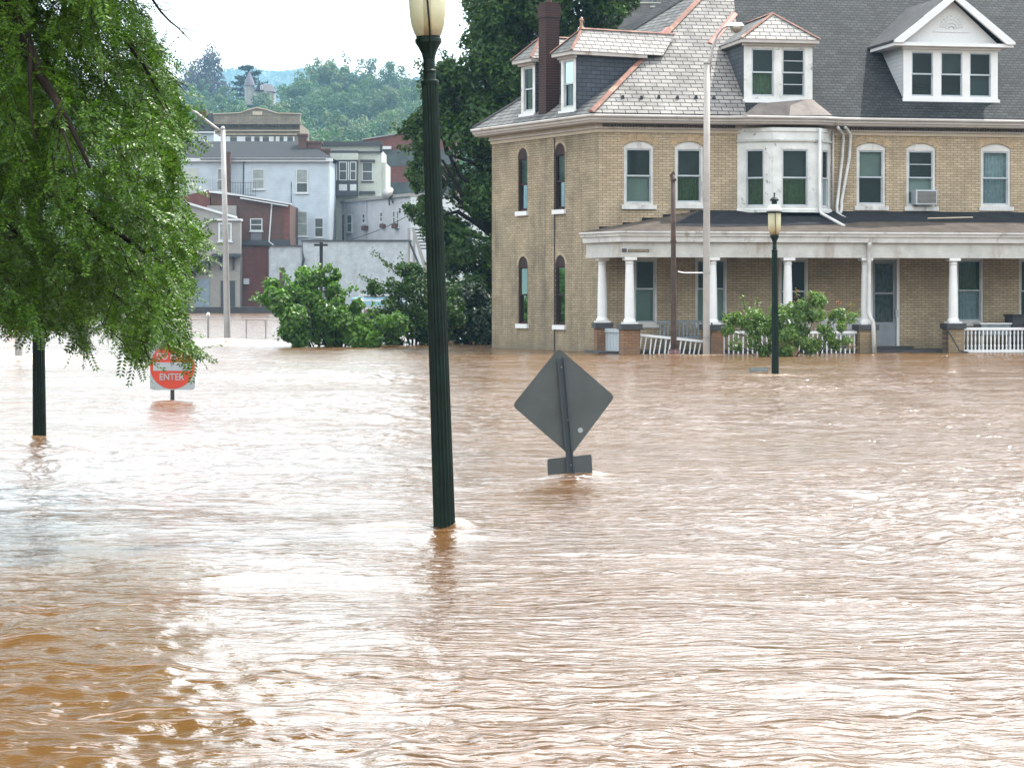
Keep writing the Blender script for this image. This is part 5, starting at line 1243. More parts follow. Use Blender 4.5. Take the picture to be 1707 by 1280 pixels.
m = MB(); m.fbox(f1, 0, f1.L, -7, 0, 3, zt); m.build('wall', M['lavender'], b)
m = MB(); m.fbox(f1, -.1, f1.L + .1, -7.2, .25, zt, zt + .28); m.build('roof_edge', M['tan'], b)
slab(b, 'doorway', plain('mauve_door', (.17, .15, .17), .7), f1, 563, 573.5, 359, 402, .04, .001)
for bx_ in ((579, 587.5, 358.5, 387), (604.5, 609.5, 357, 372), (634, 638.5, 354, 370), (655.5, 659.5, 352, 373), (662, 665.5, 352, 379)): bwin(b, f1, *bx_, fw=.07, glass='darkglass')
for bx_ in ((602, 608, 377, 384), (632.5, 637, 374, 380), (652.5, 659, 373, 381)): slab(b, 'air_conditioner', M['brownbrick'], f1, *bx_, .35, .001)
for px in (576.5, 612): 
    u_ = f1.hit(px, 370)[0]; m = MB(); m.tube([f1.pt(u_, .08, zt), f1.pt(u_, .08, 5.6)], .045, 5); m.build('downspout', M['lavender'], b)
f3 = Fr(f1.pt(f1.L, .0, 0)[:2], f1.pt(f1.L, -7, 0)[:2]); m = MB(); m.fbox(f3, 0.01, f3.L, .003, .04, 3, zt); m.build('end_wall', M['farwhite'], b); bwin(b, f3, 688, 693, 350, 378, fw=.06, w=.04)
c = Vector((PX(646, 212), 212, PZ(322, 212))); m = MB()
dv = Vector((-.5, -.7, .5)).normalized(); m.tube([c + dv * .02, c - dv * .12, c - dv * .2], [.62, .5, .1], 18); sd_o = m.build('satellite_dish', M['galv'], None, smooth=True); tag(sd_o, 'grey satellite dish on the roof of the lavender building', 'dish')
m = MB(); m.tube([c - dv * .2, c + Vector((.15, .2, -1.1))], .07, 6); m.tube([c - dv * .2, c + Vector((.6, .2, -1.1))], .05, 6); m.build('bracket', M['rust'], sd_o)

# wooden outside staircase
Yq = 200; fr = FY(670, 760, Yq); b = root('outside_staircase', 697, Yq, 'grey wooden outside staircase with slatted railing at the end of the white block wall', 'staircase')
P = lambda px, py, w=0: (lambda q_: fr.pt(q_[0], w, q_[1]))(fr.hit(px, py, w))
for px in (681.5, 690):
    m = MB(); m.tube([P(px, 380 if px < 685 else 385), P(px, 515)], .12, 5); m.build('post', M['tan'], b)
m = MB(); m.prism([P(686, 381), P(690, 381), P(718, 462), P(710, 462)], (0, .25, 0)); m.build('stringer', M['tan'], b)
m = MB(); m.tube([P(681, 400, .1), P(710, 470, .1)], .1, 5); m.build('brace', M['fardark'], b)
m = MB()
for i in range(7): m.prism([P(690 + i * 1.2, 382 + i * 5.2, -.5), P(716, 382 + i * 5.2, -.5), P(716, 384.4 + i * 5.2, -.5), P(690 + i * 1.2, 384.4 + i * 5.2, -.5)], (0, .1, 0))
m.build('railing_slats', M['fardark'], b)

# utility pole with a crossarm, overhead wires
Yq = 196; b = root('wooden_utility_pole', 535, Yq, 'short dark wooden pole with a crossarm in front of the white block wall', 'pole')
m = MB(); m.tube([(PX(535.5, Yq), Yq, PZ(404, Yq)), (PX(535, Yq), Yq, -1)], .14, 8); m.build('shaft', M['bark'], b)
m = MB(); m.box(PX(524, Yq), PX(546.5, Yq), Yq - .25, Yq - .15, PZ(410.5, Yq), PZ(407, Yq)); m.build('crossarm', M['bark'], b)
def wire(pts, r, lb):
    m_ = MB(); P_ = []
    a_, b_ = Vector(pts[0]), Vector(pts[1]); sag = pts[2]
    for i in range(13): t_ = i / 12; p_ = a_.lerp(b_, t_); p_.z -= sag * 4 * t_ * (1 - t_); P_.append(p_)
    m_.tube(P_, r, 5); tag(m_.build('overhead_wire', M['fardark'], None), lb, 'wire')
wire((W(586, 399, 205), W(700, 348, 190), .25), .035, 'thin dark overhead wire crossing the lavender building')
wire((W(505, 402, 205), W(535, 404, 196), .1), .03, 'short dark wire from the block wall to the wooden pole')

# white guard rail, cars, chain fence
Yq = 185.5; b = root('guard_rail', 640, Yq, 'white two-rail guard fence in front of the parked cars, behind the dark bush', 'fence')
for px in (604.5, 655.5, 700, 745):
    m = MB(); m.box(PX(px - 1.3, Yq), PX(px + 1.3, Yq), Yq, Yq + .15, 0, PZ(491, Yq)); m.build('post', M['farwhite'], b)
for py in (492, 501, 514):
    m = MB(); m.box(PX(598, Yq), PX(760, Yq), Yq - .06, Yq - .003, PZ(py + 1.2, Yq), PZ(py - 1.2, Yq)); m.build('rail', M['farwhite'], b)
def car(px, Yc, z0, body, label, flip=1):
    xc = PX(px, Yc); t_ = thing('parked_car', (xc, Yc, z0), label, 'car', 'cars parked behind the guard rail'); L_ = 4.4
    side = [(-2.2, .30), (2.2, .30), (2.22, .62), (2.0, .80), (1.2, .92), (.55, 1.38), (-.75, 1.42), (-1.55, .98), (-2.15, .88), (-2.22, .55)]
    def P3(x, z, y): return (xc + x * flip, Yc + y, z0 + z)
    m_ = MB(); n_ = len(side)
    ring = lambda y, s_: [P3(x, z, y * (s_ if z > .9 else 1)) for x, z in side]
    m_.add(ring(-.85, .78) + ring(.85, .78), [tuple(range(n_)), tuple(range(2 * n_ - 1, n_ - 1, -1))] + [(i, i + n_, (i + 1) % n_ + n_, (i + 1) % n_) for i in range(n_)]); m_.build('body', body, t_)
    m_ = MB(); m_.add([P3(1.02, .98, -.80), P3(.5, 1.33, -.70), P3(-.7, 1.36, -.70), P3(-1.35, 1.0, -.80)], [(0, 1, 2, 3)]); m_.build('side_window', M['darkglass'], t_)
    m_ = MB(); m_.add([P3(1.215, .935, -.78), P3(1.215, .935, .78), P3(.575, 1.375, .62), P3(.575, 1.375, -.62)], [(0, 1, 2, 3)]); m_.build('windscreen', M['darkglass'], t_)
    for x in (-1.4, 1.35):
        for y_ in (-.86, .70):
            m_ = MB(); c_ = Vector(P3(x, .32, y_)); m_.tube([c_, c_ + Vector((0, .18, 0))], .32, 16); w_ = m_.build('wheel', M['black'], t_)
            m_ = MB(); m_.tube([c_ + Vector((0, -.012, 0)), c_], .19, 12); m_.build('hubcap', M['galv'], w_)
    for y_ in (-.6, .45):
        m_ = MB(); m_.hexa([P3(2.1, .62, y_), P3(2.235, .62, y_), P3(2.235, .62, y_ + .25), P3(2.1, .62, y_ + .25), P3(2.02, .74, y_), P3(2.1, .74, y_), P3(2.1, .74, y_ + .25), P3(2.02, .74, y_ + .25)]); m_.build('headlight', M['signwhite'], t_)
zc = PZ(516, 186) + .004
car(632, 190, zc, plain('pale_blue_car_paint', (.22, .42, .52), .25, var=.02), 'pale blue car glimpsed through the leaves behind the white guard rail')
car(698, 193, zc + .0, plain('white_car_paint', (.6, .6, .62), .25, var=.02), 'white car mostly hidden by leaves, left of the near lamp post', -1)
Yq = 90; b = root('chain_link_fence', 400, Yq, 'low chain link fence standing in the flood by the left street light', 'fence')
m = MB()
posts = [(255, 532, 563), (287, 532, 563), (319, 532, 562.5), (347, 526.5, 562.5), (410.5, 531, 565), (443, 532.5, 565.5), (477, 533, 566), (511, 534, 567), (545, 535, 568)]
for px, a_, c_ in posts:
    m = MB(); r_ = .045 if px == 347 else .025; m.tube([(PX(px, Yq), Yq, -1), (PX(px, Yq), Yq, PZ(a_, Yq))], r_, 8); o = m.build('post', M['galv'], b)
    if px == 347: m = MB(); m.lathe([(.06, 0), (.07, .05), (.05, .11), (.01, .13)], (PX(px, Yq), Yq, PZ(a_, Yq)), 10); m.build('post_cap', M['clean_white'], o)
m = MB(); m.tube([(PX(p_[0], Yq), Yq - .03, PZ((p_[1] if p_[0] != 347 else 531) + .8, Yq)) for p_ in posts], .02, 6); m.build('top_rail', M['galv'], b)
m = MB(); x0, x1, z1 = PX(255, Yq), PX(545, Yq), PZ(534, Yq)
k = x0
while k < x1:
    for s_ in (-1, 1):
        a_, c_ = (k, z1), (k + s_ * (z1 + .1), -.1)
        if min(a_[0], c_[0]) >= x0 - .1 and max(a_[0], c_[0]) <= x1 + .1: m.tube([(a_[0], Yq, a_[1]), (c_[0], Yq, c_[1])], .0022, 3, cap=False)
    k += .11
m.build('wire_mesh', M['galv'], b)

# grey stone building behind the brick house, top of the frame
Y = 150; fr = FY(960, 1330, Y); b = root('grey_stone_building', 1100, Y, 'grey stone building with tall windows rising behind the slate roof at the top', 'building')
M['greystone'] = brick('grey_stone', (1, .05), (.20, .195, .19), (.17, .165, .165), (.13, .125, .125), .8, .3, .015, .9)
slab(b, 'wall', M['greystone'], fr, 1028, 1320, -160, 520, 0, -12)
slab(b, 'side_wing', M['greystone'], fr, 985, 1027, -60, 520, -1.5, -10)
for x in (1041, 1086, 1131, 1176):
    bwin(b, fr, x, x + 11, -52, 10, frame='greystone', fw=.1); slab(b, 'window_hood', M['cream'], fr, x - 3, x + 14, -60, -56, .15, .001); slab(b, 'window_sill', M['cream'], fr, x - 2, x + 13, 10.5, 12.5, .25, .001)
slab(b, 'string_course', M['cream'], fr, 1050, 1320, 4.2, 6, .12, .001)

# turreted house up on the hill
Y = 600; s_ = Y / FPX; b = root('hill_house', 425, Y, 'steep roofed grey house with a pointed turret among the trees on the hill', 'house')
hz = lambda py: PZ(py, Y)
m = MB(); m.box(PX(418, Y), PX(455, Y), Y, Y + 8, hz(175), hz(152)); m.build('wall', M['tan'], b)
x0, x1, xm = PX(428, Y), PX(461, Y), PX(444, Y)
m = MB(); m.prism([(PX(424, Y), Y - .5, hz(150)), (PX(459, Y), Y - .5, hz(154)), (PX(450, Y), Y + 3, hz(139)), (PX(428, Y), Y + 3, hz(139))], (0, 4, 0)); m.build('roof', plain('brown_grey_roof', (.07, .06, .065), .9), b)
m = MB(); m.prism([(PX(426, Y), Y - 1.2, hz(152)), (PX(440, Y), Y - 1.2, hz(152)), (PX(433, Y), Y - 1.2, hz(137))], (0, 4, 0)); m.build('gable', M['greyroof'], b)
m = MB(); m.lathe([(PX(424, Y) - PX(414, Y), hz(143)), (1.0, hz(133)), (.05, hz(119))], (PX(415, Y), Y + 1, 0), 10); m.build('turret_roof', M['farwhite'] if False else plain('pale_turret_roof', (.13, .12, .15), .8), b)
m = MB(); m.lathe([(1.2, hz(175)), (1.2, hz(143))], (PX(415, Y), Y + 1, 0), 10); m.build('turret', M['tan'], b)
fr = FY(400, 470, Y - .01); bwin(b, fr, 434, 438, 143, 150, fw=.15, w=1.25, sill=False)

# ================================================================ vegetation
def rot_frames(n_dir, r_):                               # random orthonormal frames whose z is close to n_dir
    n_ = n_dir / (np.linalg.norm(n_dir, axis=1, keepdims=True) + 1e-9); t = r_.normal(size=n_.shape); t -= (t * n_).sum(1, keepdims=True) * n_
    t /= np.linalg.norm(t, axis=1, keepdims=True) + 1e-9; return t, np.cross(n_, t), n_
def leaf_quads(c, nrm, size, r_, aspect=.5):             # kite-shaped leaves, slightly folded
    t, b_, n_ = rot_frames(nrm, r_); s_ = size[:, None]
    p0 = c - t * s_ * .5; p1 = c + b_ * s_ * aspect * .5 + n_ * s_ * .08; p2 = c + t * s_ * .5; p3 = c - b_ * s_ * aspect * .5 + n_ * s_ * .08
    v = np.stack([p0, p1, p2, p3], 1).reshape(-1, 3); q = np.arange(len(v)).reshape(-1, 4); return v, q
def crown(lobes, n, size, r_, shell=.65, flat=1.0, jit=.6, up=.3, aspect=.5, size_var=.4):
    """lobes: (x,y,z,r); leaves spread through the outer shell of every lobe"""
    L_ = np.array(lobes, float); w_ = L_[:, 3] ** 2; k = r_.choice(len(L_), n, p=w_ / w_.sum())
    d = r_.normal(size=(n, 3)); d /= np.linalg.norm(d, axis=1, keepdims=True)
    rad = L_[k, 3] * (shell + (1.08 - shell) * r_.random(n) ** .6)
    c = L_[k, :3] + d * rad[:, None] * np.array([1, 1, flat])
    nrm = d + r_.normal(size=(n, 3)) * jit + np.array([0, 0, up])
    return leaf_quads(c, nrm, size * (1 + size_var * (r_.random(n) - .5) * 2), r_, aspect), c
def sub_lobes(lobes, k, r_, f=.42):
    out = []
    for (x, y, z, r) in lobes:
        for i in range(k):
            d = r_.normal(size=3); d /= np.linalg.norm(d); rr = r * f * (.7 + .6 * r_.random()); e = r - rr * .5
            out.append((x + d[0] * e, y + d[1] * e, z + d[2] * e * .9, rr))
    return out
def limbs(mb, base, tops, r0, r_, k=5):
    for t_ in tops:
        a = Vector(base); b_ = Vector(t_); P_ = []; R_ = []
        for i in range(k + 1):
            f = i / k; p = a.lerp(b_, f); j = (b_ - a).length * .05 * (1 if 0 < i < k else 0)
            p += Vector((r_.normal() * j, r_.normal() * j, r_.normal() * j + (b_ - a).length * .06 * math.sin(f * math.pi))); P_.append(p); R_.append(r0 * (1 - .82 * f))
        mb.tube(P_, R_, 7, cap=False)

# ---- trees on the hillside (a few kinds, copied)
HL = dict(mid=leafmat('hill_foliage_mid', (.025, .080, .015), (.085, .19, .03), .6, .3), dark=leafmat('hill_foliage_dark', (.012, .050, .014), (.045, .12, .025), .6, .25),
          light=leafmat('hill_foliage_light', (.05, .10, .025), (.13, .19, .055), .6, .3), purple=leafmat('purple_beech_foliage', (.014, .006, .013), (.04, .018, .032), .6, .2), pine=leafmat('pine_foliage', (.010, .035, .018), (.03, .07, .035), .7, .15))
def hill_tree(kind, seed, label, h=15, w=6.5, conifer=False, name='broadleaf_tree'):
    r_ = np.random.default_rng(seed); t = thing(name, (0, 0, 0), label, 'tree', 'trees on the far hillside')
    if conifer:
        cs = []; ns = []
        for k in range(14):
            z = h * (.25 + .75 * k / 14); rad = w * (1.05 - .9 * k / 14) * (.7 + .5 * r_.random()); nb = 7
            for j in range(nb):
                a = r_.random() * 6.28; m_ = 60; f = r_.random(m_) ** .7 * rad
                cs.append(np.stack([np.cos(a) * f + r_.normal(size=m_) * .25, np.sin(a) * f + r_.normal(size=m_) * .25, z + f * .10 + r_.normal(size=m_) * .15], 1)); ns.append(np.tile([0, 0, 1.0], (m_, 1)) + r_.normal(size=(m_, 3)) * .4)
        c = np.concatenate(cs); (v, q) = leaf_quads(c, np.concatenate(ns), np.full(len(c), .8), r_, .35)
    else:
        L0 = [(0, 0, h * .62, w * .62)] + [(w * .55 * math.cos(a) * (.8 + .4 * r_.random()), w * .55 * math.sin(a) * (.8 + .4 * r_.random()), h * (.40 + .33 * r_.random()), w * (.36 + .16 * r_.random())) for a in np.linspace(0, 6.28, 8)[:-1]] + [(r_.normal() * w * .2, r_.normal() * w * .2, h * .84, w * .36)]
        (v, q), c = crown(sub_lobes(L0, 8, r_, .40), 9000, .40, r_, .78, .9, .4, .3, .7)
    np_obj('crown', v, q, HL[kind], t)
    m = MB(); m.tube([(0, 0, -1), (0, 0, h * .3), (.2, .1, h * .55)], [.5, .4, .25], 8); limbs(m, (0, 0, h * .3), [(w * .5 * math.cos(a), w * .5 * math.sin(a), h * .65) for a in (0, 1.4, 2.7, 4.2)], .22, r_) if not conifer else m.tube([(0, 0, 0), (0, 0, h)], [.35, .05], 6)
    m.build('trunk', M['bark'], t)
    return t
def copy_tree(o):
    c = o.copy(); COL.objects.link(c)
    for ch in list(o.children):
        d = ch.copy(); COL.objects.link(d); d.parent = c
    return c
kinds = [hill_tree('mid', 31, 'mid green round crowned tree among many on the hillside'), hill_tree('dark', 32, 'dark green dense tree among many on the hillside', 16, 6), hill_tree('light', 33, 'light green airy tree among many on the hillside', 13, 6), hill_tree('mid', 34, 'tall blue-green tree among many on the hillside', 18, 6.5)]
used = set()
def put(t, px, py_top, Y, h, sc=1.0, rz=0.0):
    """stand a tree so that its top shows at row py_top; the foot goes to the ground"""
    x = PX(px, Y); zg = float(hill(x, Y)); top = PZ(py_top, Y); s_ = max(.35, min(2.2, (top - zg) / h)) if sc is None else sc
    t.location = (x, Y, zg - .3); t.scale = (s_ ** .7 if s_ > 1 else s_,) * 2 + (s_,); t.rotation_euler = (0, 0, rz)
HT = [15, 16, 13, 18]
def hero(kind, px, top, Y, rz):
    t = kinds[kind]
    t = t if kind not in used else copy_tree(t); used.add(kind); put(t, px, top, Y, HT[kind] * 1.0, None, rz)
spots = [(330, 128, 690), (375, 135, 680), (345, 150, 640), (395, 150, 650), (470, 150, 660), (500, 108, 680), (530, 88, 700), (565, 84, 705), (600, 90, 700), (640, 98, 690), (668, 104, 680), (700, 118, 670), (545, 130, 640), (590, 135, 640), (630, 140, 640), (675, 145, 640), (715, 150, 650),
         (300, 150, 600), (320, 165, 560), (350, 165, 560), (385, 160, 580), (405, 146, 592), (430, 147, 590), (452, 156, 590), (420, 166, 570), (455, 172, 570), (490, 155, 600), (515, 165, 560), (550, 172, 560), (585, 178, 560), (625, 170, 570), (660, 172, 560), (700, 180, 560), (745, 165, 600),
         (300, 185, 480), (335, 185, 480), (372, 190, 470), (470, 190, 480), (505, 186, 490), (535, 195, 470), (565, 198, 470), (600, 200, 470), (635, 195, 480), (670, 200, 470), (705, 196, 480), (750, 190, 480),
         (520, 215, 400), (560, 218, 400), (600, 215, 410), (640, 212, 400), (690, 214, 400), (460, 210, 420), (330, 205, 420), (255, 140, 640), (215, 130, 680), (260, 180, 520), (210, 185, 500), (160, 150, 600), (100, 160, 620), (40, 150, 600), (-30, 140, 640), (-110, 150, 600), (790, 140, 640), (840, 130, 660), (800, 185, 500), (900, 140, 640), (960, 130, 660)]
for i, (px, top, Y) in enumerate(spots): hero(int(rng.choice(4, p=[.35, .25, .15, .25])), px + rng.normal() * 3, top + rng.normal() * 3, Y, rng.random() * 6.28)
tb = hill_tree('purple', 41, 'dark purple leaved tree standing above the green trees at the left', 15, 6.8); put(tb, 335, 80, 745, 14, None); tb.scale = (1.4, 1.4, tb.scale[2])
tp = hill_tree('pine', 42, 'dark layered pine behind the turreted house on the hill', 17, 7.5, True, 'pine_tree'); put(tp, 414, 104, 640, 17, None)
# distant wooded ridge: leaf clumps over the far hill
r_ = np.random.default_rng(77); n_ = 60000
xs = r_.uniform(-1000, 500, n_); ys_ = r_.uniform(2300, 3050, n_); zs_ = hill(xs, ys_) + r_.uniform(2, 13, n_) * (.6 + .4 * np.sin(xs * .05))
v, q = leaf_quads(np.stack([xs, ys_, zs_], 1), np.tile([0, -.5, 1.0], (n_, 1)) + r_.normal(size=(n_, 3)) * .5, r_.uniform(4, 8, n_), r_, .8)
tag(np_obj('distant_forest', v, q, leafmat('ridge_foliage', (.020, .055, .018), (.040, .085, .025), .8, .2, .1), None), kind='stuff')

# ---- leafy masses given by photo pixel lobes at a distance
def px_lobes(Y, L_): return [(PX(px, Y + dy), Y + dy, PZ(py, Y + dy), r * (Y + dy) / FPX) for (px, py, r, dy) in L_]
def bush(name, label, cat, mat, Y, L_, n, size, seed, base_px, stems, k=8, f=.42, shell=.5, aspect=.6, group=None, sprigs=(), tipmat=None):
    r_ = np.random.default_rng(seed); t = thing(name, (PX(base_px, Y), Y, 0), label, cat, group); L0 = px_lobes(Y, L_)
    (v, q), c = crown(sub_lobes(L0, k, r_, f), n, size, r_, shell, 1.0, .8, .4, aspect)
    sv = []
    for (pa, pb_, m_) in sprigs:                          # loose shoots sticking out of the mass
        a, b_ = np.array(W(*pa, Y)), np.array(W(*pb_, Y)); tt = r_.random(m_)[:, None]; cc = a + (b_ - a) * tt + r_.normal(size=(m_, 3)) * size * .55
        sv.append(cc)
    if sv:
        cc = np.concatenate(sv); v2, q2 = leaf_quads(cc, r_.normal(size=cc.shape) + [0, -.2, .6], np.full(len(cc), size) * r_.uniform(.6, 1.1, len(cc)), r_, aspect); q = np.concatenate([q, q2 + len(v)]); v = np.concatenate([v, v2])
    keep = v.reshape(-1, 4, 3)[:, :, 2].min(1) > -.15; v = v.reshape(-1, 4, 3)[keep].reshape(-1, 3); q = np.arange(len(v)).reshape(-1, 4)
    org = np.array(t.location)[None]
    np_obj('foliage', v - org, q, mat, t)
    m = MB(); bx_ = Vector((PX(base_px, Y), Y, -1.2))
    ctr = [Vector(l_[:3]) for l_ in L0]
    limbs(m, bx_, ctr, stems, r_)
    for (pa, pb_, m_) in sprigs: m.tube([W(*pa, Y), W(*pb_, Y)], [.012 * Y / 60, .005], 5)
    m.build('branches', M['bark'], t)
    return t
G_bright = leafmat('bright_green_leaves', (.035, .11, .012), (.17, .34, .04), .42, .38, .4)
G_dark = leafmat('dark_green_leaves', (.006, .022, .008), (.024, .060, .016), .45, .2, .3)
G_mid = leafmat('mid_green_leaves', (.010, .036, .005), (.075, .16, .015), .45, .28, .25)
bush('flooded_bush', 'bright green broad leaved bush in the flood left of the nearest lamp post', 'bush', G_bright, 73.4,
     [(478, 495, 38, 0), (498, 468, 26, .3), (455, 490, 22, .2), (545, 462, 20, .3), (540, 480, 24, 0), (520, 530, 46, -.3), (500, 548, 30, -.5), (560, 540, 42, 0), (590, 555, 34, .3), (640, 550, 34, .2), (575, 505, 28, .4), (655, 535, 22, -.3), (610, 565, 24, -.4)], 17000, .15, 51, 570, .05, k=7, sprigs=[((480, 540), (462, 560), 50), ((500, 560), (488, 578), 50), ((470, 480), (440, 470), 50), ((545, 470), (530, 440), 50), ((600, 540), (625, 510), 60), ((560, 500), (590, 478), 60), ((500, 470), (515, 446), 60), ((450, 500), (424, 497), 60), ((520, 480), (553, 443), 70), ((485, 480), (470, 452), 60), ((470, 505), (452, 520), 50)])
bush('dark_bush', 'dark green half submerged bush behind and left of the near lamp post', 'bush', G_mid, 76.5,
     [(640, 480, 26, 0), (670, 470, 30, .4), (690, 500, 42, .2), (650, 515, 34, 0), (700, 545, 44, 0), (660, 555, 34, -.3), (735, 545, 40, 0), (730, 500, 40, .5), (640, 555, 26, .2), (695, 460, 22, .6)], 13000, .12, 52, 690, .05, k=7, shell=.4,
     sprigs=[((665, 460), (622, 418), 70), ((650, 478), (598, 460), 90), ((640, 490), (600, 485), 60), ((690, 455), (640, 440), 70), ((700, 470), (668, 430), 50)])
bush('wall_shrub', 'dark leafy shrub in the flood against the side wall of the brick house', 'shrub', G_dark, 77.5,
     [(790, 545, 32, 0), (812, 520, 30, .6), (770, 560, 24, -.3), (800, 565, 22, -.4), (750, 530, 34, .4), (785, 500, 36, .8)], 8000, .14, 53, 795, .05, k=7)
bush('porch_shrub', 'bright green shrub with reddish shoot tips in front of the porch railing', 'shrub', leafmat('porch_shrub_leaves', (.055, .15, .02), (.22, .34, .06), .4, .38, .5), 62.6,
     [(1222, 545, 20, 0), (1245, 525, 24, 0), (1262, 555, 26, 0), (1278, 540, 26, .1), (1300, 540, 30, 0), (1330, 525, 28, .2), (1355, 515, 26, 0), (1345, 560, 28, 0), (1385, 540, 24, 0), (1405, 530, 20, .2), (1310, 570, 26, -.2), (1380, 572, 20, 0), (1275, 580, 18, 0), (1225, 575, 12, .2), (1412, 570, 10, 0)], 12500, .09, 54, 1310, .025, k=7, shell=.35, aspect=.5,
     sprigs=[((1245, 530), (1237, 492), 26), ((1262, 540), (1262, 500), 26), ((1225, 540), (1204, 520), 24), ((1330, 520), (1328, 480), 26), ((1352, 510), (1372, 488), 26), ((1300, 530), (1290, 500), 26), ((1400, 525), (1425, 505), 30), ((1405, 545), (1436, 520), 30), ((1385, 580), (1430, 578), 30), ((1240, 560), (1200, 548), 26), ((1360, 515), (1352, 486), 22)])
r2 = np.random.default_rng(5); pst = bpy.data.objects['porch_shrub']; cc = []
for (pa, pb_) in (((1328, 500), (1328, 478)), ((1365, 496), (1374, 486)), ((1395, 512), (1397, 500)), ((1345, 500), (1350, 486)), ((1412, 515), (1425, 505)), ((1400, 578), (1432, 576)), ((1290, 515), (1288, 503))):
    a, b_ = np.array(W(*pa, 62.5)), np.array(W(*pb_, 62.5)); cc.append(a + (b_ - a) * r2.random(13)[:, None] + r2.normal(size=(13, 3)) * .05)
cc = np.concatenate(cc); v, q = leaf_quads(cc, r2.normal(size=cc.shape), np.full(len(cc), .075), r2, .5); np_obj('red_shoots', v - np.array(pst.location)[None], q, leafmat('reddish_new_leaves', (.25, .07, .03), (.35, .16, .05), .4, .3), pst)

# ---- big dark tree behind the brick house
r_ = np.random.default_rng(61); Yt = 84.0
L_ = [(880, 40, 95, 0), (930, -50, 130, 1), (820, 110, 70, 0), (770, 160, 62, 0), (735, 215, 50, 0), (790, 240, 85, 0), (725, 290, 45, .5), (760, 345, 70, 0), (735, 400, 50, 0), (790, 450, 75, 0), (770, 520, 60, 0), (850, 300, 100, 2), (850, 180, 100, 1), (830, 30, 40, -1), (800, 60, 36, -.5), (975, 20, 60, 0), (1010, 15, 34, -.5), (740, 130, 34, -.5), (700, 220, 30, -.8), (690, 260, 24, -.5), (700, 350, 24, -.8), (860, -100, 150, 2), (1000, -110, 120, 2), (850, 420, 90, 2), (900, 130, 80, -.5), (840, 0, 45, 0)]
t = thing('shade_tree', (PX(870, Yt), Yt, 0), 'large dark green tree rising behind the left end of the brick house', 'tree'); L0 = px_lobes(Yt, L_)
(v, q), c = crown(sub_lobes(L0, 9, r_, .36), 115000, .18, r_, .4, 1.0, .7, .4, .55)
sp = []
for (pa, pb_, m_) in (((700, 220), (656, 214), 90), ((720, 130), (690, 100), 70), ((800, 50), (775, 30), 70), ((820, 20), (800, -5), 70), ((1020, 20), (1045, 22), 60), ((720, 300), (680, 292), 70), ((700, 350), (668, 345), 60), ((840, 0), (835, -30), 60), ((760, 110), (725, 80), 90), ((1000, -5), (1035, 8), 60), ((700, 245), (664, 250), 70), ((735, 125), (705, 138), 50)):
    a, b_ = np.array(W(*pa, Yt - 1)), np.array(W(*pb_, Yt - 1)); sp.append(a + (b_ - a) * r_.random(m_)[:, None] + r_.normal(size=(m_, 3)) * .11)
cc = np.concatenate(sp); v2, q2 = leaf_quads(cc, r_.normal(size=cc.shape) + [0, -.2, .6], np.full(len(cc), .17), r_, .5); q = np.concatenate([q, q2 + len(v)]); v = np.concatenate([v, v2])
np_obj('crown', v - np.array(t.location)[None], q, G_mid, t)
m = MB(); m.tube([(PX(860, Yt), Yt, -1.6), (PX(862, Yt), Yt, 1.5), (PX(868, Yt), Yt + .2, 4)], [.42, .34, .26], 12); limbs(m, (PX(868, Yt), Yt + .2, 3.2), [l_[:3] for l_ in L0], .14, r_); m.build('trunk', M['bark'], t)

# ---- near drooping locust tree (left foreground)
sil = [(-900, -900), (240, -900), (228, 0), (250, 20), (262, 45), (268, 75), (292, 70), (296, 84), (276, 92), (290, 118), (305, 140), (322, 150), (300, 165), (308, 190), (345, 205), (342, 215), (318, 222), (308, 245), (306, 290), (312, 330), (322, 360), (350, 378), (358, 418), (340, 430), (318, 440), (330, 465), (330, 492), (305, 505), (310, 530), (318, 560), (330, 590), (341, 602), (335, 612), (328, 592), (312, 582), (300, 590), (285, 592), (272, 580), (266, 565), (256, 585), (252, 606), (244, 622), (222, 610), (196, 600), (185, 575), (172, 548), (158, 560), (152, 585), (140, 602), (126, 590), (120, 560), (95, 552), (78, 566), (62, 570), (44, 545), (36, 572), (18, 560), (8, 540), (-60, 560), (-900, 600)]
SP = np.array(sil, float)
def inside(px, py):
    px = np.asarray(px); py = np.asarray(py); res = np.zeros(px.shape, bool); n_ = len(SP); j = n_ - 1
    for i in range(n_):
        xi, yi = SP[i]; xj, yj = SP[j]
        c_ = ((yi > py) != (yj > py)) & (px < (xj - xi) * (py - yi) / (yj - yi + 1e-12) + xi); res ^= c_; j = i
    return res
def proj(p): return CX + p[..., 0] / p[..., 1] * FPX, HY - (p[..., 2] - CAMZ) / p[..., 1] * FPX
r_ = np.random.default_rng(91)
TR = (-7.6, 18.8)
t = thing('locust_tree', (TR[0], TR[1], 0), 'big near tree with drooping feathery green leaves filling the left edge of the picture', 'tree')
# compound leaf template: 10 pairs of leaflets on a drooping rachis
def leaf_template(npair=9, length=.175):
    V = []
    for i in range(npair):
        f = (i + .8) / npair; x = length * f; z = -.035 * f ** 2; ll = .037 * (1 - .35 * abs(f - .5)) ; wd = .0145
        for s_ in (-1, 1):
            a = s_ * R(62); d = np.array([math.cos(a), math.sin(a), -.18 + .35 * math.sin(i * 2.7 + s_) * .5]); pr = np.array([-math.sin(a), math.cos(a), .3 * math.sin(i * 4.1 + s_ * 2)]); b0 = np.array([x, s_ * .001, z])
            V += [b0, b0 + d * ll * .5 + pr * wd * .5, b0 + d * ll, b0 + d * ll * .5 - pr * wd * .5]
    d = np.array([1, 0, -.4]); b0 = np.array([length, 0, -.035]); V += [b0, b0 + [.012, .005, -.004], b0 + [.026, 0, -.01], b0 + [.012, -.005, -.004]]
    return np.array(V)
TPL = leaf_template()
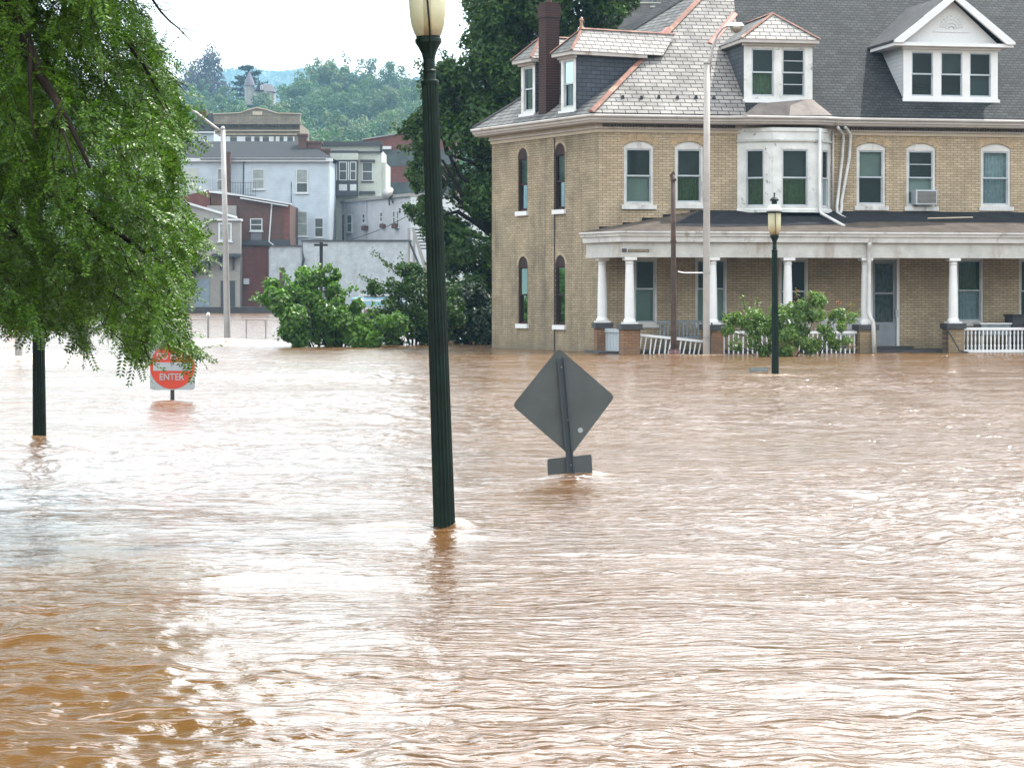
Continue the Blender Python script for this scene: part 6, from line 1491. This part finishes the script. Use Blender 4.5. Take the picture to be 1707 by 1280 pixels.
def frames_from(x, n_up):
    x = x / np.linalg.norm(x, axis=1, keepdims=True); y = np.cross(n_up, x); y /= np.linalg.norm(y, axis=1, keepdims=True) + 1e-9; return x, y, np.cross(x, y)
leaf_p = []; leaf_d = []; tw = MB(); ntw = 0
def clump(p): return np.sin(p[0] * 5.1 + 1.3 * np.sin(p[2] * 3.7)) * np.sin(p[2] * 4.3 + p[1] * 2.1) + .6 * np.sin(p[0] * 11 + p[1] * 5) * np.sin(p[2] * 9 + 2)
tries = 0
while ntw < 1500 and tries < 60000:
    tries += 1
    Yp = r_.uniform(15.0, 17.2) if ntw < 700 else r_.uniform(17.2, 20.5); px = r_.uniform(-190, 345); py = r_.uniform(-160, 625)
    if not inside(np.array([px]), np.array([py]))[0]: continue
    p = np.array(W(px, py, Yp)); 
    if clump(p) < (.0 if ntw < 700 else -.4) and r_.random() < .93: continue
    L_ = r_.uniform(.22, .5)
    d = np.array([r_.normal() * .6 + .55, r_.normal() * .6, r_.uniform(-.9, .25)]); d /= np.linalg.norm(d)
    pts = [p]; nseg = 6
    for k in range(nseg): d = d + np.array([0, 0, -.16]); d /= np.linalg.norm(d); pts.append(pts[-1] + d * L_ / nseg)
    pts = np.array(pts); qx, qy = proj(pts); ok = inside(qx, qy)
    n_ok = nseg + 1 if ok.all() else int(np.argmin(ok))
    if n_ok < 2: continue
    pts = pts[:n_ok]; ntw += 1
    tw.tube([Vector(a) for a in pts], [.0045 - .0005 * k for k in range(n_ok)], 4, cap=False)
    for k in range(n_ok - 1):
        for s_ in range(2):
            f = r_.random(); c = pts[k] * (1 - f) + pts[k + 1] * f; dd = pts[k + 1] - pts[k]; dd /= np.linalg.norm(dd)
            sd = np.cross(dd, [0, 0, 1.0]) * (1 if s_ else -1); v_ = dd * .5 + sd * r_.uniform(.5, 1.3) + np.array([0, 0, r_.uniform(-.5, .35)]) + r_.normal(size=3) * .45
            e = c + v_ / np.linalg.norm(v_) * .18; ex, ey = proj(e)
            if inside(np.array([ex]), np.array([ey]))[0] or r_.random() < .03: leaf_p.append(c); leaf_d.append(v_)
for (pa, pb_, Yq) in (((295, 214), (340, 209), 15.9), ((298, 222), (345, 205), 16.1), ((285, 125), (318, 150), 15.9), ((262, 92), (300, 74), 16.0), ((270, 86), (290, 92), 16), ((305, 385), (350, 380), 15.8), ((308, 400), (356, 398), 15.9), ((315, 425), (360, 417), 15.8), ((318, 415), (352, 424), 16.0),
        ((300, 480), (328, 490), 15.8), ((222, 590), (250, 618), 15.7), ((318, 580), (343, 612), 15.6), ((310, 570), (336, 604), 15.7), ((55, 535), (68, 566), 15.8), ((140, 560), (146, 602), 15.7), ((135, 555), (138, 596), 15.8), ((20, 530), (24, 566), 15.9), ((100, 530), (104, 560), 15.9), ((300, 300), (326, 320), 15.9), ((296, 250), (318, 262), 15.9), ((235, 10), (262, 22), 16), ((305, 180), (330, 188), 16), ((290, 150), (316, 172), 16)):
    a, b_ = np.array(W(*pa, Yq)), np.array(W(*pb_, Yq)); u_ = (b_ - a) / np.linalg.norm(b_ - a); b_ = b_ - u_ * .07; a = a - u_ * .10; nl = max(7, int(np.linalg.norm(b_ - a) / .018)); dd = (b_ - a) / np.linalg.norm(b_ - a)
    tw.tube([Vector(a - dd * .25), Vector((a + b_) / 2 + np.array([0, 0, .012])), Vector(b_)], [.004, .003, .0015], 4, cap=False)
    for k in range(nl):
        f = (k + r_.random()) / nl; sd = np.cross(dd, [0, 1.0, 0]) * (1 if k % 2 else -1); v_ = dd * .8 + sd * r_.uniform(.3, .9) + r_.normal(size=3) * .3 + np.array([0, 0, -.25]); leaf_p.append(a + (b_ - a) * f * .85); leaf_d.append(v_)
P_ = np.array(leaf_p); D_ = np.array(leaf_d); x, y, z = frames_from(D_, np.tile([0, 0, 1.0], (len(D_), 1)) + r_.normal(size=D_.shape) * .35); sc = r_.uniform(.7, 1.15, (len(P_), 1, 1))
V_ = (TPL[None, :, 0:1] * x[:, None] + TPL[None, :, 1:2] * y[:, None] + TPL[None, :, 2:3] * z[:, None]) * sc + P_[:, None]
V_ = V_.reshape(-1, 3) - np.array(t.location)[None]
G_loc = leafmat('locust_leaflets', (.012, .052, .004), (.14, .28, .018), .42, .30, .28)
np_obj('crown', V_, np.arange(len(V_)).reshape(-1, 4), G_loc, t)
tw.build('twigs', M['bark'], t)
# the rest of the crown: above, left and behind
n_ = 150000
d = r_.normal(size=(n_, 3)); d /= np.linalg.norm(d, axis=1, keepdims=True)
c = np.array([-7.6, 19.2, 6.3]) + d * (r_.random((n_, 1)) ** .45) * np.array([6.3, 5.0, 5.8]); qx, qy = proj(c)
in_frame = (qy > -30) & (qx > -60)
cl = np.sin(c[:, 0] * 2.3 + np.sin(c[:, 2] * 1.7)) * np.sin(c[:, 2] * 2.1 + c[:, 1] * 1.5)
lim = inside(qx + 10, qy + 8) & inside(qx + 6, qy) 
keep = ((~in_frame & (c[:, 2] > 1.3)) | (in_frame & lim & (c[:, 1] > 18.8))) & (cl > -.55) & (c[:, 2] > 1.0) & ((qx < 330) | (qy < -60)) & ((qx < 420))
nin = in_frame[keep]; c = c[keep]; qx = qx[keep]
c3 = np.stack([r_.uniform(-8, -1.2, 130000), r_.uniform(15.2, 22.5, 130000), r_.uniform(3.5, 9.5, 130000)], 1); q3x, q3y = proj(c3)
k3 = (q3x < 335 + 25 * np.sin(c3[:, 2] * 2.2) + 14 * np.sin(c3[:, 1] * 3.1)) & (q3y < -45); c = np.concatenate([c, c3[k3]]); qx = np.concatenate([qx, q3x[k3]])
v, q = leaf_quads(c, r_.normal(size=c.shape) * .8 + [0, 0, .6], np.where(np.concatenate([nin, np.zeros(len(c) - len(nin), bool)]), .055, 1.0) * r_.uniform(.14, .25, len(c)) ** np.where(np.concatenate([nin, np.zeros(len(c) - len(nin), bool)]), 0, 1), r_, .42)
np_obj('upper_crown', v - np.array(t.location)[None], q, G_loc, t)
m = MB(); tx, ty = TR
m.tube([(tx, ty, -1.6), (tx + .05, ty, .5), (tx + .1, ty - .1, 2.4), (tx + .2, ty - .1, 4.5), (tx + .1, ty, 8.5)], [.30, .25, .22, .16, .05], 12)
def limb(pts, r0, r1=.004):
    Q_ = [p if len(p) == 3 and not isinstance(p, tuple) else Vector(p) for p in pts]; k = len(Q_); m.tube(Q_, [r0 + (r1 - r0) * i / (k - 1) for i in range(k)], 8, cap=False)
fk = Vector((tx + .2, ty - .1, 3.9))
limb([fk, W(-250, -150, 17.5), W(-60, -70, 16.8), W(10, 5, 16.0), W(35, 45, 15.6), W(52, 95, 15.2), W(66, 125, 15.1), W(92, 165, 15.0), W(120, 215, 14.9), W(150, 280, 14.9)], .075, .010)
limb([W(10, 5, 16.4), W(28, 20, 16.2), W(38, 60, 16.0), W(48, 75, 16.0), W(60, 90, 16.0)], .022, .01)
limb([W(50, 75, 15.2), W(50, 130, 15.0), W(52, 190, 14.9), W(60, 240, 14.9)], .018, .004); limb([W(92, 165, 15.0), W(98, 200, 14.9), W(112, 240, 14.8), W(128, 300, 14.8)], .012, .004)
limb([W(66, 85, 16.2), W(100, 140, 15.2), W(104, 190, 15.0), W(95, 250, 14.9)], .014, .004)
limb([fk - Vector((0, 0, .8)), W(-240, 230, 17.6), W(-60, 290, 17), W(40, 318, 16.5), W(110, 330, 16.2), W(170, 370, 16.0), W(240, 420, 15.9), W(300, 400, 15.9)], .06, .006)
limb([W(-60, 290, 17), W(20, 380, 16.4), W(90, 430, 16.1), W(160, 470, 16), W(230, 520, 15.9), W(285, 580, 15.9)], .03, .004)
limb([W(-60, -70, 16.8), W(90, -40, 16.5), W(180, 30, 16.2), W(240, 110, 16), W(285, 190, 16)], .03, .004)
limb([W(160, 40, 16.2), W(172, 90, 16), W(175, 150, 15.9)], .01, .003)
limb([fk, W(-300, -600, 18), (-4.5, 18.2, 7.0), (-2.5, 17.5, 7.6)], .08, .02)
limb([fk, (-9.5, 18, 5.5), (-11.5, 18.5, 7)], .09, .02); limb([fk, (-8, 21.5, 6), (-7, 23, 8)], .09, .02)
m.build('trunk', M['bark'], t, smooth=True)
m = MB(); Yb = 15.8
limb([W(120, -120, 16.2), W(215, -45, 15.9), W(253, -2, Yb), W(268, 20, Yb), W(283, 36, Yb), W(297, 47, Yb), W(310, 60, Yb), W(320, 70, Yb)], .012, .0025)
limb([W(264, 14, Yb), W(276, 19, Yb), W(286, 14, Yb), W(296, 14, Yb), W(306, 15, Yb)], .004, .0015); limb([W(272, 3, Yb), W(284, 8, Yb), W(290, 10, Yb)], .003, .0015)
limb([W(297, 47, Yb), W(308, 48, Yb), W(320, 53, Yb), W(334, 53, Yb)], .0035, .0015); limb([W(316, 50, Yb), W(326, 46, Yb)], .002, .001); limb([W(320, 69, Yb), W(332, 69, Yb), W(341, 70, Yb)], .0025, .0012); limb([W(283, 36, Yb), W(292, 30, Yb), W(300, 30, Yb)], .002, .001)
limb([W(306, 55, Yb), W(311, 49, Yb)], .002, .001)
m.build('bare_twig', M['bark'], t)

# ---------------------------------------------------------------- haze over the valley
hz_ = MB(); hz_.box(-1300, 1300, -170, 3300, -4, 420)
hm = bpy.data.materials.new('valley_haze'); hm.use_nodes = True; n = hm.node_tree.nodes; l = hm.node_tree.links; n.remove(n['Principled BSDF'])
pv = n.new('ShaderNodeVolumePrincipled'); pv.inputs['Color'].default_value = (.40, .72, 1.0, 1); pv.inputs['Density'].default_value = .00016; pv.inputs['Anisotropy'].default_value = .2
l.new(pv.outputs[0], n['Material Output'].inputs['Volume'])
tag(hz_.build('haze', hm, None), kind='stuff')
